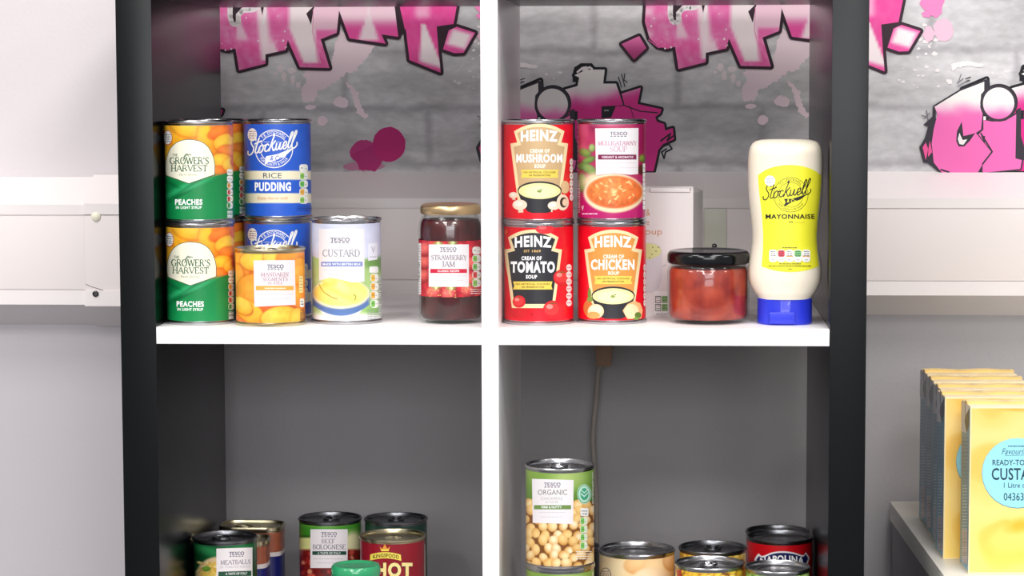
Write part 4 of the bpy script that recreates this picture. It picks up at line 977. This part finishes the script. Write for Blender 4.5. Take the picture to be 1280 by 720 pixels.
s.script(955, 230, 1015, 250, K, 1.25, 7); s.poly([(980,248.5),(990,248.5),(1010,242),(1000,249.5),(988,253.5),(982,257.5),(979.5,257.5),(982,253)], K); s.text('& Co.', 983.5, 248.8, 996, 253, Y_, .02, .2)
s.text('MAYONNAISE', 957.2, 267.6, 1018, 273.6, K, .03); s.micro(986, 276.6, 991, 278.4, K, 1, 3, 1, 3); s.stroke([(970,278),(984,278)], .3, 'a09c3c'); s.stroke([(993,278),(1006,278)], .3, 'a09c3c')
s.ell(962.5, 226, 6.6, 6.6, 'dfe0ee'); s.ell(962.5, 226, 5.9, 5.9, 'f8f8fb'); s.micro(958.5, 222, 966.5, 230, '9aa2c0', 3, 2, 1, 2.4)
s.micro(978, 308.4, 996, 310.6, '6a6628', 1, 3, 1, 3)
for i, c in enumerate(['eef2fa', 'd9445a', 'f2b04a', '7cc47a', 'f2a04a']):
    x = 961.6+i*10.2; s.rect(x, 312, x+9.8, 327.6, 'f6f6f2', r=3)
    if i: s.rect(x+.8, 312.8, x+9, 321, c, r=2.2) if i in (1, 3) else s.rect(x+.8, 319.4, x+9, 321, c)
    s.micro(x+2, 313, x+8, 321, '4a4a48', 3, i, .9, 2.2); s.micro(x+3, 323, x+7, 326.5, '8a8a88', 1, i, .9, 2)
s.micro(974, 328.6, 1001, 330.6, '6a6628', 1, 5, .9, 3); s.micro(961, 331.2, 1014, 333.4, '6a6628', 1, 6, .9, 3); s.micro(985, 335.2, 990, 337, '6a6628', 1, 7, .9, 2)
s.build('label', mayo)

# ------------------------------------------------------------------ carton of soup sachets behind
bc = aty(866, 397, .1195); bc.z = 0; t_ = .20
bx_ = thing('soup_box', 'white cardboard box of soup sachets standing behind the salsa jar', 'box', bc, -t_)
CARD = mat('white_card', 'e9e3e1', .5, spec=.35, bump=.15, bscale=60)
# local x runs left of the corner, local y runs back
Hb = .1315
vv = [(-.1, 0), (0, 0), (.0005, .052), (-.1, .052)]
V = [(x, y, 0) for x, y in vv]+[(x, y, Hb) for x, y in vv]+[(-.1, .010, Hb+.0050), (-.002, .010, Hb+.0062), (-.003, .046, Hb-.001), (-.1, .046, Hb)]
F = [(3, 2, 1, 0), (0, 1, 5, 4), (1, 2, 6, 5), (2, 3, 7, 6), (3, 0, 4, 7), (4, 5, 9, 8), (5, 6, 10, 9), (6, 7, 11, 10), (7, 4, 8, 11), (8, 9, 10, 11)]
link('carton_body', V, F, CARD, bx_)
V, F = box_data(-.046, -.0035, -.0012, .012, Hb+.0006, Hb+.0048, .0005); o = link('lid_flap', V, F, CARD, bx_, True, 30)
U = Vector((math.cos(-t_), math.sin(-t_), 0))
s = Sheet(PlaneSurf(bc, U, (0, 0, 1), bc, -t_), .00002, .00012, 8)
OR = 'd0946a'
s.text('&', 807.6, 261.5, 812.6, 269.6, OR); s.text('Vegetable', 776, 274, 811.6, 283.5, OR); s.text('Soup', 800, 285.4, 827.6, 295.6, OR)
s.ell(811, 315, 17, 12, 'd8d6da'); s.ell(811, 314, 15.5, 10, 'dfe2a2')
for x, y in ((816,309),(820,314),(815,318),(821,322),(812,322),(823,309)): s.ell(x, y, 1, .8, '8a9a4a')
s.poly([(806,327),(827.5,318),(828,345),(824,360),(815,366),(806,366)], 'd9d7dc'); s.stroke([(829,333),(832,331)], 1, 'b8b6bc')
s.rect(818, 364, 835.6, 393, 'f4f4f2'); 
for i in range(2):
    for j in range(2): s.rect(819+8.4*i, 370+10*j, 826.4+8.4*i, 378.6+10*j, '3b3f3c' if i == 0 else '6f9f5c'); s.rect(819.8+8.4*i, 371+10*j, 825.6+8.4*i, 377.6+10*j, 'f2f4ee' if i == 0 else '86b870'); s.micro(820.4+8.4*i, 371+10*j, 825+8.4*i, 377+10*j, '3a3a3a', 2, i+j, .9, 2)
s.micro(820, 391, 836, 394, '8a8a8a', 1, 4, .8, 2)
s.build('box_print', bx_)

# ------------------------------------------------------------------ lower shelf
def lower_bg_chick(X, Y):
    P = Paint(X, Y, '5c8a30'); P.grad(590, 630, '84a548', '4f7a28'); P.ell(715, 600, 30, 18, 'a8c070', '6f9a40', 0, .5)
    rd = random.Random(12); pts = []
    P.where(Y-627, '7a4a20', 3)
    yy = 630; k = 0
    while yy < 712:
        x = 646+(k % 2)*6.5
        while x < 756:
            a, b = rd.uniform(5.2, 7.4), rd.uniform(4.8, 6.6)
            P.ell(x+rd.uniform(-2.6, 2.6), yy+rd.uniform(-2.4, 2.4), a, b, rd.choice(['fbe2ae', 'f7d796', 'f3cf8a', 'fdeac2']), rd.choice(['d9a458', 'cf9448']), rd.uniform(0, 180), .08); x += 12.6
        yy += 9.4; k += 1
    return P
def art_chickpea(s):
    s.poly([(665,598.5),(717,600),(716.4,655),(666,653.6)], 'e9e4e6'); s.tesco(680, 603.6, 700.6, 607.8); g = '74746c'
    s.text('ORGANIC', 672.4, 612, 709, 618.6, g); s.text('CHICKPEAS', 676, 621.2, 703, 625.2, 'b4b4ae'); s.text('IN WATER', 682, 626.4, 698, 629, 'b4b4ae')
    s.rect(667.6, 631.4, 713.8, 636.6, '6f8f4c'); s.text('FIRM & NUTTY', 677, 632.6, 702, 635.4, 'ffffff', .02); s.micro(674, 639, 708, 642, 'd0ccd0', 1, 3, .8); s.micro(676, 644.6, 704, 647.6, 'd0ccd0', 1, 4, .8)
    s.ell(730.2, 617.6, 8.8, 12.2, 'bfe6cf'); s.ring(730.2, 617.6, 7.6, 10.8, .9, '3f9a78', n=30); s.ell(730.2, 617.6, 5.2, 7.6, '4aa886'); s.stroke([(725.8,617),(730,620.5),(734.6,616)], 1.1, 'd8f4e4'); s.stroke([(726.4,613),(730,616),(734,612.4)], .9, 'd8f4e4')
    s.rect(725.4, 635, 735.4, 645, 'f2f2ee', r=1.6); s.pills(725, 646, 734, 687, ['7cc45a']*4, 4, 'e4efd8'); s.micro(726.4, 637, 734, 644, '6a6a6a', 2, 3, 1, 2); s.micro(720, 688, 739, 700, 'f2efe6', 4, 3, 1, 3); s.micro(739.5, 590, 741.4, 630, 'f0f0e6', 16, 3, 1.2, 1.6)
cc = (.0692, .0370, Z1+H)
ck = make_can('chickpea_can', 'green can of organic chickpeas stacked on another in front on the lower shelf', 'can', cc, R, H, lower_bg_chick, art_chickpea, 'chickpea cans', rot=.15)
c = copy_tree(ck); c.location = (.0692, .0405, Z1); c['label'] = 'lower chickpea can, only its top edge above the bottom of the photo'
def plain_bg(col, edge=None, y=0):
    def f(X, Y):
        P = Paint(X, Y, col); P.mottle(8, .06, 3); return P
    return f
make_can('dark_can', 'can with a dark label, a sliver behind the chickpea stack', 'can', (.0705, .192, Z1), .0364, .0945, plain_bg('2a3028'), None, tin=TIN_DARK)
def bg_pot(X, Y):
    P = Paint(X, Y, 'f6e2ba')
    for a in [(775,714,34,22,'fbe6bc','eec98e',-20),(805,704,26,14,'f6cf94','d99a58',-10),(825,712,22,24,'f8d8a4','dfa466',10),(815,735,30,26,'fbe4c0','eac08c',0),(838,700,10,14,'f0c08a','cf8e50',0)]: P.ell(*a[:4], a[4], a[5], a[6], .06)
    return P
def art_pot(s):
    s.ring(757, 719, 6.5, 9, .8, '6a5f78', n=28); s.micro(753, 713, 761, 724, '8a80a0', 4, 2, 1, 2.4)
make_can('potato_can', 'wide can with a pale potato label, tin lid, right of the chickpeas', 'can', (.1478, .125, Z1), .0412, H, bg_pot, art_pot, pull=False)
def bg_corn(X, Y): return blobs(Paint(X, Y, '7a4a1c'), 840, 945, 690, 760, 8, 5.2, ['f6d84c', 'f2cc3c', 'fae27a', 'eec040'], 'c88a28', 5, '7a4a1c')
def art_corn(s): s.rect(846, 712, 852, 730, 'b03a2a')
make_can('sweetcorn_can', 'yellow sweetcorn can in the front row, left of the green vegetable can', 'can', (.2240, .0535, Z1), .0362, H, bg_corn, art_corn, 'sweetcorn cans', rot=.1)
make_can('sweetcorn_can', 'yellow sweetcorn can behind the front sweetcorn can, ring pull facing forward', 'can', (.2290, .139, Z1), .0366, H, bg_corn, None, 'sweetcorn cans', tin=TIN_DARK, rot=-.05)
def bg_green(X, Y):
    P = blobs(Paint(X, Y, '5c8c34'), 928, 1018, 700, 760, 9, 6.5, ['b8d880', '8fbf50', 'cfe6a0', '74a83c'], '4c7c28', 8, '5c8c34'); P.ell(972, 716, 22, 10, 'd8e8b0', 'a8cc74', 0, .4); return P.mottle(3, .15, 3)
make_can('green_vegetable_can', 'can with a leafy green label in front of the red and navy one', 'can', (.2940, .0370, Z1), .0338, H, bg_green, None, pull=False)
def bg_nap(X, Y): return Paint(X, Y, 'd0101e').mottle(9, .03, 2)
def art_nap(s):
    a0 = catmull([(943,699),(948,692),(953,695),(965,690.5),(978,689),(992,690.5),(1004,694),(1007,690.5),(1012,697)], 4)
    s.poly(a0+[(1010,704),(1004,708),(950,708),(944,705)], 'f4eef0'); a1 = catmull([(945.5,700),(949,695.5),(954,697),(966,692.4),(978,691),(992,692.6),(1003,696),(1007,693.4),(1010,698)], 4)
    s.poly(a1+[(1008,703),(1003,706.5),(951,706.5),(946,703.5)], '1a1f5c')
    def w(x, y): t = (x-978)/30; return (x, y+3.6*t*t)
    s.text('NAPOLINA', 950, 694, 1005, 703, 'ffffff', .04, 0, w); s.rect(1015.5, 688, 1018.6, 720, 'c9a888')
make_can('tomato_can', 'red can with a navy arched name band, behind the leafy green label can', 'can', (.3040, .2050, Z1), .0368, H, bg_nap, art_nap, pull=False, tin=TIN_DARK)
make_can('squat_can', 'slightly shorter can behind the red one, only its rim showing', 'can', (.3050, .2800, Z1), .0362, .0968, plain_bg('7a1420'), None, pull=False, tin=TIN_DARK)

def bg_meat(X, Y):
    P = Paint(X, Y, '0f4a26'); P.ell(262, 690, 30, 8, '2f8a50', '14552c', 20, .6); P.ell(300, 684, 20, 4, '247a44', None, 0, .6)
    P.ell(272, 722, 28, 26, 'e6cfa4', 'c8a070', 0, .05); P.ell(274, 724, 25, 22, 'e8c860', 'c89838', 0, .06)
    rd = random.Random(4)
    for i in range(26): P.ell(rd.uniform(248, 300), rd.uniform(702, 740), rd.uniform(3, 6), rd.uniform(1.4, 3), rd.choice(['f2dc86', 'e2b850', 'f6e8a8']), 'c08c38', rd.uniform(-60, 60), .2)
    P.ell(258, 711, 5, 3.4, '7aa83c', '4c7c28', 0, .2); return P
def art_meat(s):
    s.xf = lambda x, y: (x, y-(x-293)*.03)
    s.rect(270.5, 685, 315.5, 740, 'f0e9ea'); s.tesco(286.5, 690, 305, 694.4); g = '8f8794'
    s.serif('MEATBALLS', 275.5, 700, 313.5, 705.2, g); s.serif('IN TOMATO SAUCE'.replace('K', ''), 275, 707.2, 313, 709.8, 'c0b8c0'); s.rect(273, 714, 314, 720.5, '1e5238'); s.text('A TASTE OF ITALY', 282, 715.6, 309, 718.4, 'f0f0f0', .02)
make_can('meatball_can', 'green can of meatballs at the left end of the lower shelf', 'can', (-.3060, .1740, Z1), .0358, H, bg_meat, art_meat, tin=TIN_DARK, rot=.9)
def bg_bol(X, Y):
    P = Paint(X, Y, '3f8a28'); P.ell(412, 655, 30, 7, '8cc85a', '4c9a34', 0, .5); P.where(Y-669, '2c5c20', 2); P.where(Y-672, 'd8d890', 2); P.ell(442, 680, 14, 16, 'e2ddb0', 'c8c48c', 0, .3)
    P.where(Y-687, '7a1c18', 3); rd = random.Random(7)
    for i in range(90): P.ell(rd.uniform(370, 456), rd.uniform(690, 740), rd.uniform(1.5, 4), rd.uniform(1.2, 3), rd.choice(['a8302a', '6c1414', 'd08a6a', '8c1c1c', '5a1010', 'c85040']), None, rd.uniform(0, 180), .3)
    return P
def art_bol(s):
    s.rect(388, 661.5, 434.5, 710, 'ebe5e7'); s.tesco(401.5, 665.4, 421, 669.6); g = '857e8a'
    s.serif('BEEF', 402, 673.8, 419, 679, g); s.serif('BOLOGNESE', 391, 680.8, 432, 686.4, g); s.rect(390.5, 689, 432.8, 693.6, '1d4a3c'); s.text('A TASTE OF ITALY', 397, 690.2, 426, 692.6, 'e8eeec', .02); s.micro(392, 697, 430, 700, 'c8c2c8', 1, 3, .8); s.micro(396, 702, 426, 705, 'c8c2c8', 1, 4, .8)
make_can('bolognese_can', 'green can of beef bolognese in the back row on the lower shelf', 'can', (-.2060, .2960, Z1), .0366, H, bg_bol, art_bol, tin=TIN_DARK, rot=-.15)
make_can('dark_green_can', 'can with a dark green label behind the red hot dog can', 'can', (-.1300, .2960, Z1), .0366, H, plain_bg('1f3f34'), None, tin=TIN_DARK, rot=.1)
def bg_hot(X, Y): return Paint(X, Y, '8c0c22').mottle(9, .05, 3)
def art_hot(s):
    yel = 'f0dc5c'
    s.poly([(476.5,689),(474.5,683),(478,686),(481,680),(484,686),(487.5,683),(486,689)], 'e0a040'); s.rect(476.5, 686.8, 486, 688.8, yel)
    def arcp(x): return 3.*((x-481.5)/19)**2
    s.poly([(x, 690.2+arcp(x)) for x in np.linspace(463, 501, 12)]+[(x, 697.8+arcp(x)) for x in np.linspace(501.6, 462.6, 12)], yel)
    s.text('KINGSFOOD', 466.4, 691.8, 498.6, 696.6, '3c3410', .03, 0, lambda x, y: (x, y+arcp(x)))
    s.text('HOT', 469.5, 703.2, 515.5, 722, 'f6e49a', .05, 0, None, '3c0810', .035)
    s.rect(530.4, 680, 531.8, 720, 'd8cfc0')
make_can('hot_dog_can', 'dark red can of hot dogs with a yellow crown badge behind the green lidded jar', 'can', (-.1225, .1920, Z1), .0368, H, bg_hot, art_hot, tin=TIN_GOLD, pull=False)
# jar with a green lid
gj = thing('sauce_jar', 'small jar of orange sauce with a green metal lid on the lower shelf', 'jar', (-.1435, .034, Z1))
GR_ = .0268
lathe('glass', [(.001, .0015), (GR_-.004, 0), (GR_-.001, .002), (GR_, .005), (GR_, .082), (GR_-.001, .0865), (GR_-.0035, .0905), (GR_-.0035, .096), (GR_-.0047, .096), (GR_-.0047, .0900), (GR_-.0024, .0850), (GR_-.0018, .081), (GR_-.0018, .006), (.001, .0042)], GLASS, gj, 72)
lathe('sauce', [(.001, .0046), (GR_-.0022, .0064), (GR_-.0022, .0800), (GR_-.003, .0835), (.001, .0836)], jam_mat('orange_sauce', 'b05a20', 'd8843a', 50), gj, 72)
lathe('lid', [(GR_-.0040, .0930), (GR_-.0016, .0922), (GR_-.0010, .0935), (GR_-.0012, .1005), (GR_-.0030, .1030), (GR_-.0060, .1036), (GR_-.0085, .1028), (GR_-.0105, .1020), (.001, .1026)], mat('green_lacquer', '2f9a66', .25, coat=.6), gj, 72)
# luncheon meat tins
def rr_shape(cx, cy):
    e = 2/4.2; return math.copysign(abs(cx)**e, cx), .66*math.copysign(abs(cy)**e, cy)
def bg_tin(X, Y):
    P = Paint(X, Y, 'a86444'); P.mottle(12, .2, 3); P.ell(350, 672, 8, 10, '8c1c20', '6a1014', 0, .3); P.ell(332, 680, 10, 7, '8c1c24', '5c1014', 20, .3); P.ell(345, 684, 12, 5, '7c2818', None, -40, .3); return P
def meat_tin(C, yb, label):
    t = thing('luncheon_meat_tin', label, 'tin', C, 0, 'rounded rectangular meat tins'); W, h = .0372, .0905
    lathe('tin_body', [(W-.003, .001), (W-.001, 0), (W, .001), (W, .003), (W-.0014, .0042), (W-.0014, h-.006), (W, h-.0045), (W, h-.001), (W-.001, h), (W-.0022, h-.0004), (W-.003, h-.003), (W*.86, h-.0034), (W*.84, h-.0026), (W*.6, h-.003), (.001, h-.003)], TIN_GOLD, t, 96, shape=rr_shape)
    Rl = W-.0011
    def shell(z0, z1, col, name):
        n = 96; V = []; F = []
        for z in (z0, z1):
            for k in range(n):
                a = 2*math.pi*k/n; x, y = rr_shape(math.cos(a), math.sin(a)); V.append((Rl*x, Rl*y, z))
        for k in range(n): F.append((k, (k+1) % n, n+(k+1) % n, n+k))
        link(name, V, F, col, t, True)
    shell(.0046, yb-.005, mat('navy_print', '1a2470', .35, coat=.2), 'label_band'); shell(yb-.005, yb, mat('white_print', 'e8dfdc', .35, coat=.2), 'label_band'); shell(yb, h-.0068, mat('meat_print', 'b4664a', .35, coat=.2, vary=.5, vscale=70), 'label_band')
    V, F = tube_data([(-.008+.0075*math.cos(a)*1.3, -.010+.006*math.sin(a), h-.0012) for a in np.linspace(0, 2*math.pi, 22)], .0009, 6, cap=False); link('key_ring', V, F, TIN_GOLD, t, True)
    return t
meat_tin((-.3015, .3280, Z1), .061, 'rounded meat tin, the rear one of two behind the meatball can')
meat_tin((-.3050, .2420, Z1), .064, 'rounded meat tin, the front one of two, mostly hidden by the meatball can')

# ------------------------------------------------------------------ plug and cable behind the unit
cb = thing('power_plug', 'beige plug, browned for shade, hanging under the trunking behind the unit', 'plug', aty(755, 445, .452))
V, F = box_data(-.0105, .0105, -.009, .012, -.012, .030, .002)
V = [(x*(.82+.010*(z*1000+12)/1.0*.4/10 if False else .85+.25*(z+.012)/.042), y, z) for x, y, z in V]; link('plug_body', V, F, mat('shade_browned_plastic', 'a08068', .5), cb, True, 40)  # pale beige plug, with its shade put into the brown colour
V, F = tube_data([Vector(p)-cb.location for p in (aty(752, 456, .452), aty(748, 462, .455), aty(745.5, 498, .46), aty(743, 520, .462), aty(741, 545, .462), aty(742.5, 575, .462), aty(745.5, 620, .465), aty(746, 670, .468), aty(744, 760, .468), aty(744, 900, .468))], .0031, 10)
link('cable', V, F, mat('grey_cable', 'a39a92', .5), cb, True)

# ------------------------------------------------------------------ cabinet with cartons on the right
ZT = -.256; TT = .036
k0 = atz(1112, 626.5, ZT)
cab = thing('storage_cabinet', 'low white-topped cabinet against the wall, right of the shelf unit', 'cabinet', (k0.x, k0.y, FLOOR), TT)
CW = mat('cream_laminate', 'e9e6dc', .35); CS = mat('shaded_white_laminate', '8f8a92', .5)  # side and inner panels: white laminate with its shade put into the grey
hz = ZT-FLOOR
box('top_panel', 0, .46, -.52, 0, hz-.022, hz, CW, cab, .001)
box('side_panel', .003, .021, -.51, -.001, 0, hz-.022, CS, cab); box('side_panel', .439, .457, -.51, -.001, 0, hz-.022, CS, cab)
box('back_panel', .021, .439, -.012, -.003, 0, hz-.022, CS, cab); box('cabinet_shelf', .021, .439, -.5, -.012, .40, .418, CS, cab); box('bottom_panel', .021, .439, -.5, -.012, .05, .068, CS, cab)

CWD, CDP, CHT = .101, .055, .1735
fl = [atz(1210, 717.5, ZT), atz(1178.5, 699.5, ZT), atz(1173.5, 686, ZT), atz(1164.8, 671, ZT), atz(1157, 658, ZT)]
def picture_plane(name, w, h, corner, rz, fn, parent, step=.0009):
    nx, nz = int(w/step), int(h/step); X, Z = np.meshgrid(np.linspace(0, w, nx), np.linspace(0, h, nz))
    L = np.stack([X, np.full(X.shape, -.00012), Z], -1).reshape(-1, 3); c, s_ = math.cos(rz), math.sin(rz)
    Wd = np.stack([L[:, 0]*c-L[:, 1]*s_, L[:, 0]*s_+L[:, 1]*c, L[:, 2]], -1)+np.array(corner); px, py = project(Wd); P = fn(px, py)
    i, j = np.meshgrid(np.arange(nz-1), np.arange(nx-1), indexing='ij'); F = np.stack([i*nx+j, i*nx+j+1, (i+1)*nx+j+1, (i+1)*nx+j], -1).reshape(-1, 4)
    me = bpy.data.meshes.new(name); me.from_pydata(L.tolist(), [], F.tolist()); me.materials.append(PAPER); a = me.color_attributes.new('ink', 'FLOAT_COLOR', 'POINT'); cc_ = np.ones((len(L), 4), 'f'); cc_[:, :3] = lin(P.c); a.data.foreach_set('color', cc_.ravel()); me.update()
    o = bpy.data.objects.new(name, me); COL.objects.link(o); o.parent = parent; return o
def bg_carton(X, Y):
    P = Paint(X, Y, 'fbd478')
    cx, cy = 1262, 655; d = np.sqrt(((X-cx)/1.25)**2+((Y-cy))**2); a = np.arctan2(Y-cy, X-cx); w = .5+.5*np.sin(d/13.+a*1.0+P.noise(40, 2)*3); P.mix(w*.55, 'ffe6a0'); w = np.clip(.5+.5*np.sin(d/13.+a+2.2+P.noise(40, 2)*3)-.75, 0, 1)*2.2; P.mix(np.clip(w, 0, 1), 'f2bc50')
    P.mix(np.clip((Y-600)/120, 0, 1)*.35, 'ffd84c'); P.ell(1275, 657, 16, 8, 'f3b93c', None, -10, .6); P.ell(1265, 510, 22, 3, 'eab044', None, 5, .8)
    return P
carton = thing('custard_carton', 'yellow carton of custard, the nearest, standing apart with its blue round badge in view', 'carton', fl[0], TT, 'custard cartons in a row on the cabinet')
CB = mat('carton_cream_edge', 'f3e0b4', .35, coat=.2); CBL = mat('carton_blue_side', '5fa9c4', .35, coat=.2, vary=.25, vscale=25)
V, F = box_data(0, CWD, 0, CDP, 0, CHT, .0015); o = link('carton_body', V, F, CB, carton, True, 30)
picture_plane('front_print', CWD-.003, CHT-.004, Vector(fl[0])+Vector((.0015, 0, .002)), TT, bg_carton, carton).location = (.0015, 0, .002)
V = [(-.00012, .0015, .002), (-.00012, CDP-.0015, .002), (-.00012, CDP-.0015, CHT-.002), (-.00012, .0015, CHT-.002)]; link('side_print', V, [(0, 3, 2, 1)], CBL, carton)
# wavy folded seam along the top
nn = 24; V = []; F = []
for i in range(nn+1):
    x = CWD*i/nn; q = .0010*math.sin(i*.42)+.0005*math.sin(i*1.1)
    for dy, dz in ((-.001, 0), (-.0012, .0022), (.0012, .0024), (.0016, 0)): V.append((x, CDP*.5+q+dy*6, CHT+dz+(0.0005*math.sin(i*.5) if dz else 0)))
for i in range(nn):
    for k in range(3): F.append((i*4+k, i*4+k+1, (i+1)*4+k+1, (i+1)*4+k))
F += [(0, 3, 2, 1), (nn*4, nn*4+1, nn*4+2, nn*4+3)]
link('top_seam', V, F, mat('carton_yellow_top', 'fbdc96', .4), carton, True, 40)
# prints on the nearest carton
c_, s_ = math.cos(TT), math.sin(TT)
s = Sheet(PlaneSurf(fl[0], (c_, s_, 0), (0, 0, 1), fl[0], TT), .00002, .0002, 10)
s.ell(1272, 591.5, 45, 44.2, '5b9aa8'); s.ell(1272, 591, 44.4, 43.6, '9fe2f2'); N_ = '17384a'
s.micro(1260, 556, 1284, 559.4, '4a7c90', 1, 3, 1.6, 3); s.text('Favourites', 1252, 560.5, 1290, 568, N_, -.005, .35); s.stroke([(1256,569.6),(1290,568.6)], .4, N_)
s.text('READY-TO-SERVE', 1240.6, 574.6, 1306, 581.6, N_, .008); s.text('CUSTARD', 1239.6, 585, 1305.5, 600, N_, .012); s.text('1 Litre', 1254.8, 603.4, 1275, 609.6, N_, 0); s.text('e', 1277.6, 605, 1281, 609.6, '5a90a0', 0); s.text('043632', 1254.6, 616, 1285, 625.6, N_, 0)
s.build('front_lettering', carton)
s = Sheet(PlaneSurf(fl[0], (s_, -c_, 0), (0, 0, 1), fl[0], TT), .00002, .0002, 10)
s.poly([(1202,501),(1211.5,508),(1211.5,530),(1208,541),(1201.5,539)], 'e6e4ea'); s.stroke([(1206.5,504),(1207.5,520)], .8, '33404a'); s.poly([(1207,520),(1211.5,511),(1211.5,531),(1208.5,541),(1206,527)], '1e262c')
s.micro(1203, 545, 1210.5, 600, '3e7f98', 12, 3, 1.2, 3); s.micro(1203.6, 605, 1209, 690, 'd8eef4', 22, 6, 1.2, 3); s.barcode(1203, 662, 1209.5, 705, '6a4a4a', 'e9e6ea', 4)
s.build('side_lettering', carton)
labs = ['yellow carton of custard, second in the row, directly behind the nearest', 'yellow carton of custard, middle of the row of five', 'yellow carton of custard, second from the wall', 'yellow carton of custard, the rearmost, closest to the wall']
for p, l_ in zip(fl[1:], labs):
    c = copy_tree(carton); c.location = p; c['label'] = l_
bpy.context.view_layer.update()
